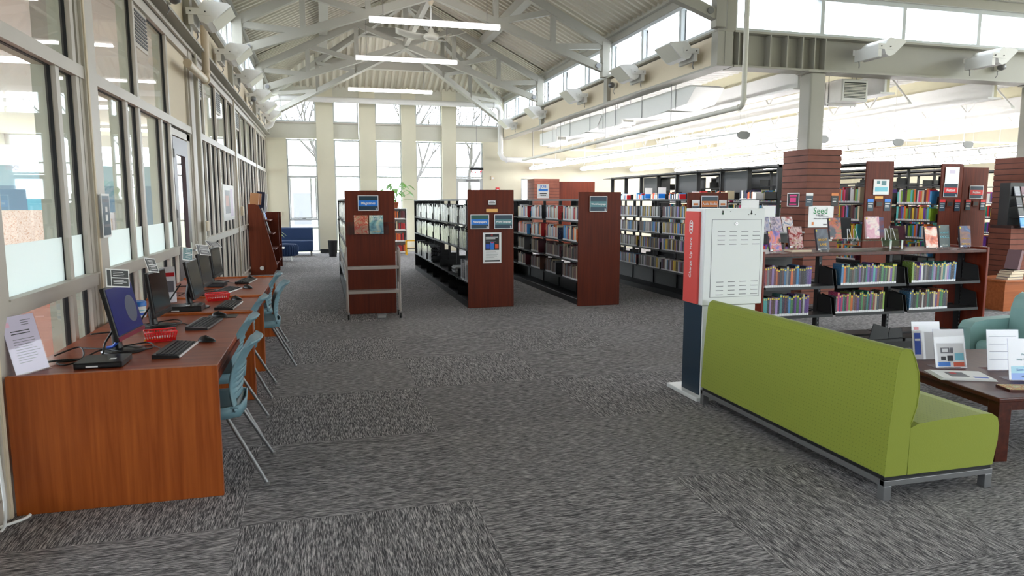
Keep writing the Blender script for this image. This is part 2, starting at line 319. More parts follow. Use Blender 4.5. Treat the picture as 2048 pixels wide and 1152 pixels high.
for i,(a,b) in enumerate(lowwin):
    dz=[2.75,2.42]
    if i==0:
        w=window((a,b),(0.04,3.57),YB+.08,[2.75,2.42,1.06,.8],label='tall end window with sliding sash at its middle')
        f=MB(); hx=(b-a)/2
        f.box(-hx+.09,hx-.09,-.068,-.032,2.33,2.375,'alum').box(-hx+.09,hx-.09,-.068,-.032,1.05,1.09,'alum').box(-hx+.05,-hx+.09,-.07,-.03,1.045,2.38,'alum').box(hx-.09,hx-.05,-.07,-.03,1.045,2.38,'alum').box(hx-.24,hx-.2,-.07,-.03,1.09,2.33,'alum').box(-.05,.05,-.09,-.07,1.05,1.07,'ink')
        f.build('sash',w)
    elif i==4: window((a,b),(2.42,3.57),YB+.08,[2.75],label='end window above the exit door')
    else: window((a,b),(.04,3.57),YB+.08,[2.75,2.42,1.06],label='tall end window with thin cross bars, %s from the left'%('first','second','third','fourth','fifth')[i])
for i,(a,b) in enumerate(upwin):
    dx=[(-1.15,4.1,4.78)] if i==0 else ([(5.2,4.1,4.78)] if i==4 else [])
    window((a,b),(4.1,4.78),YB+.08,[],dx,label='high end window under the roof, %s from the left'%('first','second','third','fourth','fifth')[i])
window((6.55,6.87),(.1,2.4),YB+.08,[],label='narrow window beside the slatted wall')
d=thing('door_1',None,None,(4.76,YB+.08,0)); d['kind']='structure'; d['label']='aluminium and glass exit door'
f=MB(); f.box(-.46,-.36,-.05,.05,0,2.4,'alum').box(.36,.46,-.05,.05,0,2.4,'alum').box(-.36,.36,-.05,.05,2.28,2.4,'alum').box(-.36,.36,-.03,.03,0,.25,'alum').build('door_frame',d)
MB().box(-.36,.36,-.004,.004,.25,2.28,'glass').build('pane',d); MB().box(-.1,.32,-.12,-.05,2.3,2.36,'silver').build('door_closer',d); MB().box(-.34,.34,-.1,-.05,1.0,1.04,'silver').build('push_bar',d)
struct(MB().box(-.12,.4,YB-.09,YB-.06,0,.12,'black2').box(5.22,6.55,YB-.02,YB,0,.12,'black2'),'baseboard_back')
# ---------------- left glazed wall
bays=[]  # (y0,y1,[mullion centres])
PIER=[(4.02,4.26),(5.84,6.12),(10.2,10.98),(15.0,15.3),(19.6,19.9)]
NP=0
def glazed_bay(y0,y1,mull,up,door=None,label=None,film=False,grilles=()):
    global NP; NP+=1
    w=thing('window_%d'%(20+NP),None,None,(XL,y0,0)); w['kind']='structure'; w['label']=label
    f=MB(); L=y1-y0
    def jamb(c,hw=.034,z0=0,z1=3.6):
        f.box(-.03,0,c-hw,c+hw,z0,z1,'frame'); f.box(-.062,-.03,c-hw-.005,c+hw+.005,z0,z1,'gasket'); f.box(-.14,-.062,c-hw-.002,c+hw+.002,z0,z1,'framein')
    for c in mull:
        if c not in up: jamb(c-y0,z1=2.6)
    for c in up: jamb(c-y0,z0=0 if c in mull else 2.53)
    jamb(.03,.03); jamb(L-.03,.03)
    d0,d1=(door[0]-y0,door[1]-y0) if door else (L,L)
    for z,h in ((.06,.06),(1.07,.045),(2.57,.045),(3.55,.05)):
        if door and z<2:
            f.box(-.03,.012,0,d0,z-h,z+h,'frame').box(-.13,-.03,0,d0,z-h,z+h,'framein').box(-.03,.012,d1,L,z-h,z+h,'frame')
        else: f.box(-.03,.012,0,L,z-h,z+h,'frame').box(-.13,-.055,0,L,z-h,z+h,'framein').box(-.055,-.03,0,L,z-h-.005,z+h+.005,'gasket')
    for c in mull[1::2]:
        pass
    f.box(-.03,.03,0,d0,1.115,1.125,'frame')
    f.build('window_frame',w)
    g=MB()
    ys=[0.06]+[c-y0 for c in mull]+[L-.06]; yu=[0.06]+[c-y0 for c in up]+[L-.06]
    for a,b in zip(yu[:-1],yu[1:]):
        if door and a>=d0-.1: g.box(-.046,-.03,a,b,2.6,3.52,'cream'); continue
        g.box(-.046,-.04,a,b,2.6,3.52,'glass')
    for a,b in zip(ys[:-1],ys[1:]):
        if door and a>=d0-.1 and b<=d1+.1: continue
        for z0,z1 in ((.1,1.03),(1.1,2.53)): g.box(-.046,-.04,a,b,z0,z1,'glass')
    g.build('pane',w)
    if film:
        fm=MB()
        for a,b in zip(ys[:-1],ys[1:]):
            if door and a>=d0-.1: continue
            fm.box(-.039,-.037,a+.03,b-.03,1.11,1.41,'frost')
        tag(fm.build('frosted_film',w),'frosted white film')
    for a,b in grilles:
        gg=MB(); gg.box(-.036,-.02,a-y0,b-y0,3.12,3.5,'frame')
        for k in range(9): gg.box(-.02,-.012,a-y0+.04,b-y0-.04,3.16+k*.035,3.18+k*.035,'black2')
        gg.build('vent_grille',w)
    return w
glazed_bay(4.26,5.84,[5.33,5.73],[5.70],label='nearest bay of the glazed wall, behind the first monitor',film=True)
glazed_bay(6.12,10.2,[7.03,7.48,8.45,8.91],[7.48,8.91],door=(8.94,10.15),label='bay of the glazed wall with the brown door',film=True,grilles=[(7.55,8.1)])
glazed_bay(10.98,15.0,[11.42,11.9,12.45,12.9,13.6,14.1,14.6],[11.42,12.7,14.1],label='bay of the glazed wall with a taped up poster',grilles=[(11.04,11.4),(12.8,13.4)])
glazed_bay(15.3,19.6,[15.8,16.3,16.9,17.5,18.1,18.9],[16.3,17.5,18.9],label='bay of the glazed wall behind the brown bookcase',grilles=[(15.36,16.2)])
glazed_bay(19.9,YB,[20.5,21.2,21.9,22.6],[21.2,22.2],label='farthest bay of the glazed wall')
glazed_bay(-3.0,4.02,[-1.5,0,1.5,2.8],[-1.5,0,1.5,2.8],label='bay of the glazed wall behind the camera')
for i,(a,b) in enumerate(PIER):
    if i==2: struct(MB().box(XL-.3,XL+.02,a,a+.28,0,3.6,'frame').box(XL-.3,XL-.1,a+.28,b-.28,0,3.6,'framein').box(XL-.3,XL+.02,b-.28,b,0,3.6,'frame'),'trim_%d'%(i+1),'beige pier of the glazed wall beyond the door')
    else: struct(MB().box(XL-.3,XL+.02,a,b,0,3.6,'frame').box(XL+.02,XL+.03,a+.02,a+.05,0,3.6,'cream'),'trim_%d'%(i+1),'beige pier of the glazed wall, %s from the camera'%('first','second','third','fourth','fifth')[i])
d=thing('door_2',None,None,(XL-.03,8.94,0)); d['kind']='structure'; d['label']='dark plum framed door in the glazed wall'
plum=mat('plum_door_paint',(74,58,62),.4)
f=MB(); f.box(-.03,.03,.03,.22,.0,2.4,plum).box(-.03,.03,.75,.94,0,2.4,plum).box(-.03,.03,.22,.75,0,1.0,plum).box(-.03,.03,.22,.75,2.2,2.4,plum).box(-.03,.02,1.0,1.2,0,2.5,'frame').box(-.03,.02,.03,1.2,2.42,2.5,'frame')
f.build('door_leaf',d); MB().box(-.004,.004,.22,.75,1.0,2.2,'glass').build('pane',d)
MB().tube([(.03,.83,1.02),(.09,.83,1.02),(.09,.72,1.02)],.011,'chrome').box(.03,.036,.8,.87,.95,1.12,'chrome').build('door_handle',d)
for z in (.5,1.45,2.15): MB().cyl((.035,.03,z),(.035,.03,z+.1),.012,'silver',n=8).build('hinge',d)
# band and girder over the glazing
XG=-1.5
struct(MB().box(XL-.3,XL+.02,-3,YB,3.6,3.7,'frame').box(XL+.0,XL+.05,-3,YB,3.6,3.63,'frame'),'trim_11','beige header over the glazed wall')
struct(MB().box(XL-.3,XG-.32,-3,YB,3.7,4.25,'cream'),'wall_left','cream band above the glazed wall')
# next room behind the glazing
struct(MB().box(-9.2,-9,-3,24.2,0,1.0,'nextroom').box(-9.2,-9,-3,24.2,3.2,3.7,'white'),'wall_side_room_far')
struct(MB().box(-9,-1.98,24.2,24.4,0,1.0,'nextroom').box(-9,-1.98,24.2,24.4,3.3,3.7,'white'),'wall_side_room_end')
struct(MB().box(-9.2,-1.98,-3.2,-3,0,3.7,'nextroom'),'wall_side_room_near')
struct(MB().box(-9.2,-1.95,-3.2,24.4,3.62,3.75,'white'),'ceiling_side_room')
p=MB().box(-9,-3.2,15.9,16.1,0,2.35,'nextroom').box(-6.5,-3.3,15.87,15.9,0,1.95,'nextblue').box(-5.6,-4.5,15.85,15.87,1.35,1.75,'aqua')
struct(p,'wall_side_room_partition','pale blue partition seen through the glazing')
for k,y in enumerate((6,11,16,21)):  # lamps added to brighten the room behind the glazing
    t=thing('side_room_fill_light','%s added fill light on the ceiling of the room behind the glazing'%('nearest','second','third','farthest')[k],'ceiling light',(-4.8,y,3.5),0,'added fill lights of the side room')
    MB().box(-1.2,1.2,-.1,.1,.04,.12,'white').build('housing',t); MB().box(-1.18,1.18,-.09,.09,-.01,.04,'tube').build('diffuser',t)
t=thing('child_seat','patterned bench with brown wooden end, behind the frosted pane','bench',(-4.6,13.0,0))
MB().box(-.7,.6,.3,.45,.1,1.5,'fabricbrown').box(-.7,.6,-.2,.3,.1,.5,'fabricbrown').build('seat',t,bevel=.03); MB().box(.62,.9,-.3,.4,0,1.2,'cherry').build('side_panel',t)
t=thing('play_stand','pink and white standing cabinet with red base by the blue panel','cabinet',(-3.7,13.6,0))
MB().box(-.2,.2,0,.3,0,1.45,'paper').build('body',t,bevel=.01); MB().box(-.16,.16,-.01,0,.9,1.35,'fabricbrown').build('sign_panel',t); MB().box(-.08,.08,-.02,0,.55,.9,'signred').build('red_panel',t)
t=thing('office_chair','dark office chair behind the frosted pane','chair',(-3.3,11.0,0))
MB().box(-.25,.25,-.04,.04,.65,1.1,'nextblue').build('backrest',t,bevel=.03); MB().box(-.25,.25,-.45,-.04,.42,.5,'nextblue').build('seat',t,bevel=.02); MB().cyl((0,-.2,.05),(0,-.2,.42),.03,'black').build('post',t); MB().box(-.28,.28,-.23,-.17,.0,.05,'black').box(-.03,.03,-.45,.05,0,.05,'black').build('base',t)
# ---------------- roof: gable with a hipped far end
ZE=5.12; SL=.5; XM=2.2; YA=18.7; ZR=ZE+3.75*SL
def zdeck(x): return ZE+ (3.75-abs(x-XM))*SL
def rib_slope(P0,P1,Q0,Q1,nr,m,dep=.045):
    """corrugated sheet; eave edge P0->P1, ridge edge Q0->Q1, ribs run eave to ridge"""
    P0,P1,Q0,Q1=[Vector(p) for p in (P0,P1,Q0,Q1)]
    nrm=(P1-P0).cross(Q0-P0 if (Q0-P0).length>.1 else Q1-P0).normalized()
    if nrm.z<0: nrm=-nrm
    vs=[];fs=[]; prof=((0,0),(.35,0),(.5,1),(.85,1))
    k=0
    for i in range(nr):
        for u,h in prof:
            t=(i+u)/nr; a=P0.lerp(P1,t); b=Q0.lerp(Q1,t); vs+= [a+nrm*h*dep,b+nrm*h*dep]
            if k: fs.append((2*k-2,2*k,2*k+1,2*k-1))
            k+=1
    mb=MB(); mb.add(vs,fs,m)
    T=nrm*(.09); mb.add([P0+T,P1+T,Q1+T,Q0+T],[(0,1,2,3)],m); return mb
XE0,XE1=XM-3.75,XM+3.75
struct(rib_slope((XE0,-3,ZE),(XE0,YA,ZE),(XM,-3,ZR),(XM,YA,ZR),104,'deck',.06),'ceiling_left_slope','corrugated roof deck, left slope',fixn=False)
struct(rib_slope((XE1,-3,ZE),(XE1,YA,ZE),(XM,-3,ZR),(XM,YA,ZR),104,'deck',.06),'ceiling_right_slope','corrugated roof deck, right slope',fixn=False)
def tri_ribs(name,a,b,ap,lab,nr,byy=False):
    a,b,ap=Vector(a),Vector(b),Vector(ap); nrm=(b-a).cross(ap-a).normalized()
    if nrm.z<0:nrm=-nrm
    mb=MB(); foot=a+(b-a)*((ap-a).dot(b-a)/(b-a).length_squared); tf=(foot-a).length/(b-a).length
    vs=[];fs=[];k=0
    for i in range(nr):
        for u,h in ((0,0),(.35,0),(.5,1),(.85,1)):
            t=(i+u)/nr; p=a.lerp(b,t); s=(t/tf if t<tf else (1-t)/(1-tf)) if 0<tf<1 else (t if tf>=.999 else 1-t)
            q=p+(ap-foot)*max(0,s)
            vs+=[p+nrm*h*.06,q+nrm*h*.06]
            if k: fs.append((2*k-2,2*k,2*k+1,2*k-1))
            k+=1
    mb.add(vs,fs,'deck'); T=nrm*.09; mb.add([a+T,b+T,ap+T],[(0,1,2)],'deck')
    return struct(mb,name,lab,fixn=False)
tri_ribs('ceiling_hip',(XE0,YB+.1,ZE),(XE1,YB+.1,ZE),(XM,YA,ZR),'corrugated roof deck, hipped far end',38)
tri_ribs('ceiling_left_hip_corner',(XE0,YA,ZE),(XE0,YB+.1,ZE),(XM,YA,ZR),'corrugated roof deck beside the hip, left',30)
tri_ribs('ceiling_right_hip_corner',(XE1,YA,ZE),(XE1,YB+.1,ZE),(XM,YA,ZR),'corrugated roof deck beside the hip, right',30)
struct(MB().box(XE1,14,-3.2,9.95,5.16,5.3,'deck'),'ceiling_right_wing_near')
# clerestories
def clere(side):
    x=XG if side<0 else XR+.05; s=side
    lab='left' if s<0 else 'right'
    y0=-3 if s<0 else 9.95
    posts=[9.7,14.1,18.7,23.2]
    w=thing('window_%d'%(40 if s<0 else 41),None,None,(x,y0,4.25)); w['kind']='structure'; w['label']='row of clerestory windows on the '+lab
    f=MB(); L=YB-y0; t=s*.08
    f.box(0,t,0,L,0,.07,'alum').box(0,t,0,L,.6,.66,'alum')
    cs=[]; k=0
    for a,b in zip([-3,9.7,14.1,18.7][(0 if s<0 else 1):],[9.7,14.1,18.7,23.2][(0 if s<0 else 1):]):
        nn=8 if a<0 else 3
        for i in range(nn+1): cs.append(a+(b-a)*i/nn)
    for c in sorted(set(round(q,3) for q in cs)):
        c=min(max(c-y0,.03),L-.03); f.box(0,t,c-.04,c+.04,.07,.6,'alum').box(t*.9,t*1.15,c-.05,c+.05,.07,.6,'gasket')
    f.build('window_frame',w); MB().box(t*.5,t*.5+.006*s,0,L,.05,.62,'glass').build('pane',w)
    struct(MB().box(x-s*.02,x+s*.3,y0,YB,4.91,5.2,'steel').box(x-s*.1,x+s*.3,y0,YB,5.04,5.07,'steel'),'trim_%d'%(12 if s<0 else 13),'grey beige eave header, '+lab)
clere(-1); clere(1)
struct(MB().box(XR+.3,XR+.35,9.95,YB,3.8,5.3,'white'),'wall_right_upper_outside') if False else None
# steel girders
def girder(name,lab,x,y0,y1,s):
    t=thing(name,lab,'steel girder',(x,0,0))
    MB().box(-.14,.14,y0,y1,4.19,4.22,'steel').build('top_flange',t); MB().box(-.14,.14,y0,y1,3.68,3.71,'steel').build('bottom_flange',t)
    MB().box(-.01,.01,y0,y1,3.71,4.19,'steel').build('web',t)
    MB().box(s*.012,s*.05,y0+.3,y1,3.71,4.17,'cream').build('infill_panel',t)
    for y in (9.82,14.1,18.7,23.1):
        if y>y0-.2: MB().box(-.13,.13,y-.09,y+.09,3.71,4.19,'steel').build('stiffener',t)
    return t
girder('steel_girder','long beige steel girder under the right clerestory',XR+.05,9.72,YB-.07,-1)
girder('steel_girder','long beige steel girder above the glazed wall on the left',XG-.14,-3,YB-.07,1)
t=thing('steel_girder','steel girder with stiffener plates, running right from the corner over the slatted column','steel girder',(0,9.9,0))
MB().box(6.12,14,-.16,.16,4.19,4.22,'steel').build('top_flange',t); MB().box(6.12,14,-.16,.16,3.68,3.71,'steel').build('bottom_flange',t); MB().box(6.12,14,-.01,.01,3.71,4.19,'steel').build('web',t)
for x in (6.2,6.35,6.75,7.05,7.33,7.55,7.75): MB().box(x-.01,x+.01,-.15,-.01,3.71,4.19,'steel').build('stiffener',t)
# front facing clerestory over the right girder
window((6.15,14),(4.22,4.86),9.9,[],[(x,4.22,4.86) for x in (7.75,9.32,10.87,12.4)],fw=.07,label='row of high windows above the right hand girder')
struct(MB().box(6.15,14,9.8,10.1,4.86,5.2,'steel').box(6.15,14,9.72,10.1,5.0,5.03,'steel'),'trim_14','grey beige header above the front facing clerestory')
struct(MB().box(6.0,6.15,9.78,9.98,4.22,5.2,'steel'),'trim_15','corner post of the clerestory')
# roofs of the low wing
struct(MB().box(6.25,20,10.06,YB,4.05,4.2,'white'),'ceiling_wing','white deck over the stacks')
# columns
def column(x,y,h,lab):
    t=thing('column',lab,'column',(x,y,0),0,'steel columns under the girder'); MB().box(-.14,.14,-.14,.14,0,h,'steel').build('shaft',t,bevel=.03,seg=4); MB().box(-.2,.2,-.16,.16,h,h+.02,'steel').build('cap_plate',t); return t
column(7.62,9.86,3.66,'beige square steel column rising out of the slatted wood wrap')
column(12.2,9.86,3.66,'beige square steel column at the right edge of the view')
# right outer wall, near wall with windows
struct(MB().box(20,20.2,-3.2,YB+.2,0,5.4,'wallgreen'),'wall_right')
mb=MB(); mb.box(-1.8,20,-3.3,-3.1,0,.8,'wallgreen').box(-1.8,20,-3.3,-3.1,2.6,7.2,'wallgreen').box(-1.8,4.0,-3.3,-3.1,.8,2.6,'wallgreen')
for x in (-1.8,1.6,5,8.4,11.8,15.2,18.6): mb.box(x,x+.5,-3.3,-3.1,.8,3.4,'wallgreen')
struct(mb,'wall_near','window wall behind the camera')
# ---------------- trusses
def truss(y,lab,grp='roof trusses'):
    t=thing('roof_truss',lab,'roof truss',(XM,y,0),0,grp)
    W=.12
    for s in (1,-1):
        MB().beam((s*3.7,0,4.85),(0,0,6.7),.13,.16,'steel').build('top_chord',t)
        MB().beam((s*3.62,0,4.37),(0,0,5.62),.13,.15,'steel').cyl((s*3.42,-.09,4.44),(s*3.42,.09,4.44),.05,'silver').build('bottom_chord',t)
        MB().box(s*3.6-.08,s*3.6+.08,-.08,.08,4.22,4.93,'steel').build('end_post',t)
        for a,b in (((2.45,5.47),(2.45,4.78)),((1.25,6.07),(1.25,5.19))): MB().beam((s*a[0],0,a[1]),(s*b[0],0,b[1]),.1,.1,'steel',up=(1,0,0)).build('vertical_web',t)
        for a,b in (((3.6,4.85),(2.45,4.78)),((2.45,5.47),(1.25,5.19)),((1.25,6.07),(0,5.62))): MB().beam((s*a[0],0,a[1]),(s*b[0],0,b[1]),.1,.11,'steel').build('diagonal_web',t)
    MB().box(-.06,.06,-.06,.06,5.55,6.68,'steel').build('king_post',t)
    return t
truss(9.7,'nearest roof truss, only its pinned end in view at the clerestory corner')
truss(14.1,'roof truss above the ceiling fan')
truss(18.7,'farther full roof truss, where the two diagonal hip trusses meet')
def hiptruss(s,lab):
    t=thing('hip_truss',lab,'roof truss',(XM,YA,0))
    a=Vector((s*3.6,4.35)); ex,ey=s*3.6,YB-YA-.1
    MB().beam((ex,ey,4.3),(0,.1,5.6),.12,.14,'steel').build('bottom_chord',t); MB().beam((ex,ey,4.9),(0,.1,6.7),.12,.16,'steel').build('top_chord',t)
    for u in (.33,.62): MB().beam((ex*u,ey*u,5.6-1.3*u),(ex*u,ey*u,6.7-1.8*u),.1,.1,'steel',up=(1,0,0)).build('vertical_web',t)
    MB().beam((ex*.62,ey*.62,4.79),(ex*.98,ey*.98,4.9),.09,.1,'steel').build('diagonal_web',t); MB().beam((ex*.33,ey*.33,5.17),(ex*.62,ey*.62,5.58),.09,.1,'steel').build('diagonal_web',t)
hiptruss(-1,'diagonal hip truss running to the far left corner'); hiptruss(1,'diagonal hip truss running to the far right corner')
for s,lab in ((-1,'left'),(1,'right')):
    for k,(dx,nm) in enumerate(((2.05,'lower'),)):
        x=XM+s*dx; z=zdeck(x)-.13
        t=MB().beam((x,-2.9,z),(x,20.6 if dx>2 else 19.6,z),.2,.2,'steel').build('roof_purlin'); tag(t,'long grey beige purlin under the %s roof slope'%lab,'purlin')
tag(MB().box(XM-2.3,XM+2.3,21.5,21.7,5.5,5.74,'steel').build('roof_purlin'),'lower cross beam under the hipped far roof','purlin')
tag(MB().box(XM-1.1,XM+1.1,20.0,20.2,6.1,6.34,'steel').build('roof_purlin'),'upper cross beam under the hipped far roof','purlin')
tag(MB().box(XM-.1,XM+.1,-2.9,18.6,ZR-.3,ZR-.1,'steel').build('ridge_beam'),'ridge beam along the roof peak','beam')
tag(MB().beam((XM,14.15,5.72),(XM,18.65,5.66),.11,.16,'steel').build('ridge_strut'),'straight steel strut linking the centres of two trusses','strut')
# ---------------- ceiling tubes
for k,(x,y,z,lab) in enumerate(((2.1,13.15,4.84,'nearest fluorescent tube light, crossing in front of the ceiling fan'),(2.05,17.2,4.95,'middle fluorescent tube light under the truss joint'),(2.0,20.9,4.78,'farthest fluorescent tube light before the end windows'),(2.1,9.0,4.84,'added fill tube light above the magazine end, out of view'))):  # last one is added out of view to fill the near area with light
    t=thing('tube_light',lab,'ceiling light',(x,y,z),0,'fluorescent tube lights under the roof')
    MB().box(-1.2,1.2,-.035,.035,.03,.07,'white').build('housing',t)
    for s in (-1,1):
        for q in (-1.19,0.01): MB().cyl((q,s*.04,0),(q+1.18,s*.04,0),.022,'tube',n=10).build('tube',t)
    MB().box(-1.2,1.2,-.006,.006,-.01,.03,'silver').build('reflector',t)
    for q in (-.95,.95): MB().cyl((q,0,.07),(q,0,.95 if k!=2 else .75),.006,'silver',n=6).build('hanger',t)
# fan
t=thing('ceiling_fan','three bladed silver ceiling fan on a long down rod','ceiling fan',(2.2,14.4,4.9))
MB().lathe((0,0,0),[(.02,-.06),(.12,-.05),(.16,-.01),(.15,.04),(.06,.08),(.04,.16)],'pipe').build('motor',t)
MB().cyl((0,0,.15),(0,0,.62),.014,'white').build('down_rod',t); MB().lathe((0,0,.6),[(.03,0),(.07,.1),(.07,.13)],'cream').build('canopy',t)
for a in (175,-12,62):
    b=MB(); 
    def fn(u,v,a=a):
        r=.14+.56*u; w=(.09+.05*math.sin(u*3))*(v-.5)*2; z=.0+.10*u*u+(v-.5)*.06
        c,s_=math.cos(R(a)),math.sin(R(a)); return (r*c-w*s_,r*s_+w*c,z)
    b.grid(fn,8,3,'pipe'); b.build('blade',t,solid=.008)
# ---------------- radiant heaters
def heater_proto():
    t=thing('radiant_heater','x','heater')
    # local: girder at -Y side; extends to +Y
    p=[]; 
    for k in range(9):
        a=R(190-k*13); p.append((.32+.22*math.cos(a)*1.0,.0+.2*math.sin(a)))
    prof=[(.10,-.02),(.14,.1),(.2,.15),(.46,.13),(.5,.1),(.28,-.1),(.2,-.13),(.13,-.1)]
    MB().prism(prof,-.26,.26,'white',axis='x').build('hood',t,bevel=.01)
    MB().quad((-.24,.275,-.105),(.24,.275,-.105),(.24,.5,.093),(-.24,.5,.093),'pipe').build('emitter_grille',t)
    MB().box(-.27,-.255,-.02,.26,-.03,.05,'white').cyl((-.285,.03,.01),(-.27,.03,.01),.008,'ink',n=8).cyl((-.285,.2,.01),(-.27,.2,.01),.008,'ink',n=8).build('bracket_arm',t)
    MB().box(.255,.27,-.02,.26,-.03,.05,'white').cyl((.285,.03,.01),(.27,.03,.01),.008,'ink',n=8).cyl((.285,.2,.01),(.27,.2,.01),.008,'ink',n=8).build('bracket_arm',t); MB().box(-.25,.25,0,.06,-.14,.04,'white').build('wall_bracket',t)
    MB().tube([(-.18,.03,-.14),(-.18,.04,-.2),(-.16,.02,-.24)],.008,'silver',n=6).build('cable',t)
    return t
hp=heater_proto(); first=True
Ys=[(9.9,'nearest'),(12.3,'second'),(14.55,'third'),(17.0,'fourth'),(18.9,'fifth'),(20.7,'farthest')]
ht=[]
for y,nm in Ys: ht.append((XG-.02,y,3.95,-90,nm+' white radiant heater on the girder above the glazed wall'))
for y,nm in ((10.5,'nearest'),(12.4,'second'),(15.3,'third'),(18.3,'fourth'),(21.2,'farthest')): ht.append((XR-.12,y,3.98,90,nm+' white radiant heater on the right girder under the clerestory'))
ht.append((8.25,9.45,3.98,-90,'white radiant heater on the front girder, directly above the unit heater')); ht.append((10.45,9.45,3.96,-90,'white radiant heater on the front girder, at the right edge of the view'))
for i,(x,y,z,rz,lab) in enumerate(ht):
    h=hp if i==0 else copy_tree(hp); h.location=(x,y,z); h.rotation_euler=(0,0,R(rz)); h['label']=lab; h['group']='radiant heaters along the girders'
def cam_light(name,lab,loc,rz,cat='security light'):
    t=thing(name,lab,cat,loc,R(rz)); MB().box(-.06,.06,0,.06,-.05,.05,'pipe').build('base',t,bevel=.01)
    MB().lathe((0,.1,0),[(.02,-.05),(.06,-.03),(.07,.01),(.05,.05),(.02,.06)],'silver',n=14).build('lamp_head',t); MB().tube([(0,.03,-.05),(.02,.05,-.12),(.03,.02,-.17)],.006,'silver',n=6).build('cable',t)
cam_light('spot_light','small silver spot light on the cream wall between two right hand heaters',(XR-.01,13.7,4.0),90)
cam_light('spot_light','small twin spot light on the front girder at the far right',(11.3,9.86,3.92),180)
cam_light('spot_light','silver floodlight under the header near the upper left corner',(XL+.12,8.3,3.75),-90)
cam_light('spot_light','small silver spot light below the left heaters',(XG+.04,16.2,3.8),-90)
# ---------------- pipes and ducts
def pipe(name,lab,pts,r,m='pipe',cat='pipe',extra=None):
    P=[]; pts=[Vector(p) for p in pts]
    for i,p in enumerate(pts):
        if 0<i<len(pts)-1:
            a=(pts[i-1]-p).normalized(); b=(pts[i+1]-p).normalized(); d=r*2.2
            P.append(p+a*d); P.append(p+(a+b)*d*.32); P.append(p+b*d)
        else: P.append(p)
    t=thing(name,lab,cat,tuple(pts[0])); mb=MB().tube([q-pts[0] for q in P],r,m,n=14); mb.build('pipe_run',t)
    for q in pts[1:-1]:
        for e in (pts[pts.index(q)-1],pts[pts.index(q)+1]):
            dd=(e-q).normalized(); c=q-pts[0]+dd*r*2.3; MB().cyl(c,c+dd*.03,r*1.25,m,n=14).build('collar',t)
    return t
t=pipe('sprinkler_pipe','white pipe dropping past the girder corner and running back over the stacks',[(6.02,9.3,5.1),(6.02,9.3,3.03),(6.0,21,2.9)],.038)
for y in (11.5,14.5,17.5,20): MB().cyl((-.02,y-9.3,(3.03-5.1)-(y-9.3)*.011),(-.02,y-9.3,-.98),.006,'silver',n=6).build('hanger',t)
pipe('drain_pipe','fat white pipe framing the end wall under the roof and turning down at both corners',[(-1.6,22.6,3.85),(-1.38,22.6,3.85),(-1.38,22.6,4.72),(5.68,22.6,4.72),(5.68,22.6,3.0),(7.7,22.6,2.98)],.085,'white')
pipe('roof_drain','beige standpipe with a side elbow on the pier beyond the plum door',[(-1.5,10.75,4.6),(-1.5,10.75,3.3),(-1.5,9.3,3.28)],.05,'pipebeige')
pipe('conduit','thin beige conduit beside the standpipe',[(-1.58,10.45,3.6),(-1.58,10.45,.4)],.015,'pipe')
def ductbox(name,lab,x0,x1,y0,y1,z0,z1,grille=True,jog=None):
    t=thing(name,lab,'air duct',((x0+x1)/2,y0,z0)); hx=(x1-x0)/2; L=y1-y0; H=z1-z0
    MB().box(-hx,hx,0,L,0,H,'white').build('casing',t,bevel=.008)
    if grille:
        g=MB(); g.box(-hx+.02,hx-.02,-.012,0,.02,H-.02,'white'); g.box(-hx+.05,hx-.05,-.014,-.012,.05,H-.05,'black2')
        nn=10
        for k in range(nn): z=.06+(H-.12)*k/nn; g.box(-hx+.05,hx-.05,-.022,-.01,z,z+(H-.12)/nn*.5,'pipe')
        g.build('grille',t)
    for q in (.3,L-.3): MB().cyl((-hx-.01,q,-.05),(-hx-.01,q,.9+ (4.05-z1) -.9+H),.006,'silver',n=6).cyl((hx+.01,q,-.05),(hx+.01,q,H+4.05-z1),.006,'silver',n=6).box(-hx-.03,hx+.03,q-.02,q+.02,-.03,0,'white').build('hanger',t)
    return t
ductbox('air_duct','nearer white supply duct with a louvred face beside the girder',6.28,6.62,14.3,15.6,3.3,3.64)
ductbox('air_duct','farther white supply duct with a louvred face beside the girder',6.28,6.62,18.7,20.2,3.28,3.62)
t=ductbox('unit_heater','square louvred unit heater hanging behind the slatted column',8.45,8.98,10.2,10.9,3.32,3.68)
for k,(y0,lab) in enumerate(((11.2,'nearer white duct bend below the deck'),(15.45,'farther white duct bend below the deck'))):
    t=thing('duct_bend',lab,'air duct',(6.5,y0,3.3))
    MB().prism([(-.1,.3),(.2,.05),(1.4,0),(1.9,0),(3.1,.1),(3.1,.36),(1.5,.36),(.1,.36)],-.25,.3,'white',axis='x').build('casing',t,bevel=.01); MB().box(-.27,.32,.9,1.9,-.015,0,'white').build('flange',t)
    MB().cyl((-.26,.6,0),(-.26,.6,.75),.006,'silver',n=6).cyl((-.26,2.0,0),(-.26,2.0,.75),.006,'silver',n=6).build('hanger',t)
for k,x in enumerate((7.6,9.3,11.6,14.0,16.5)):
    t=thing('roof_beam','white beam with olive side under the wing deck, %s from the girder'%('first','second','third','fourth','fifth')[k],'beam',(x,10.1,3.45),0,'white beams under the wing deck')
    MB().box(-.03,.03,0,13.0,.03,.57,'olive').build('web',t); MB().box(-.15,.15,0,13,.57,.6,'white').box(-.15,.15,0,13,0,.03,'white').build('flanges',t); MB().box(-.075,-.03,0,13,.03,.33,'white').build('infill_panel',t)  # web stays olive along the top, white panel covers it lower down
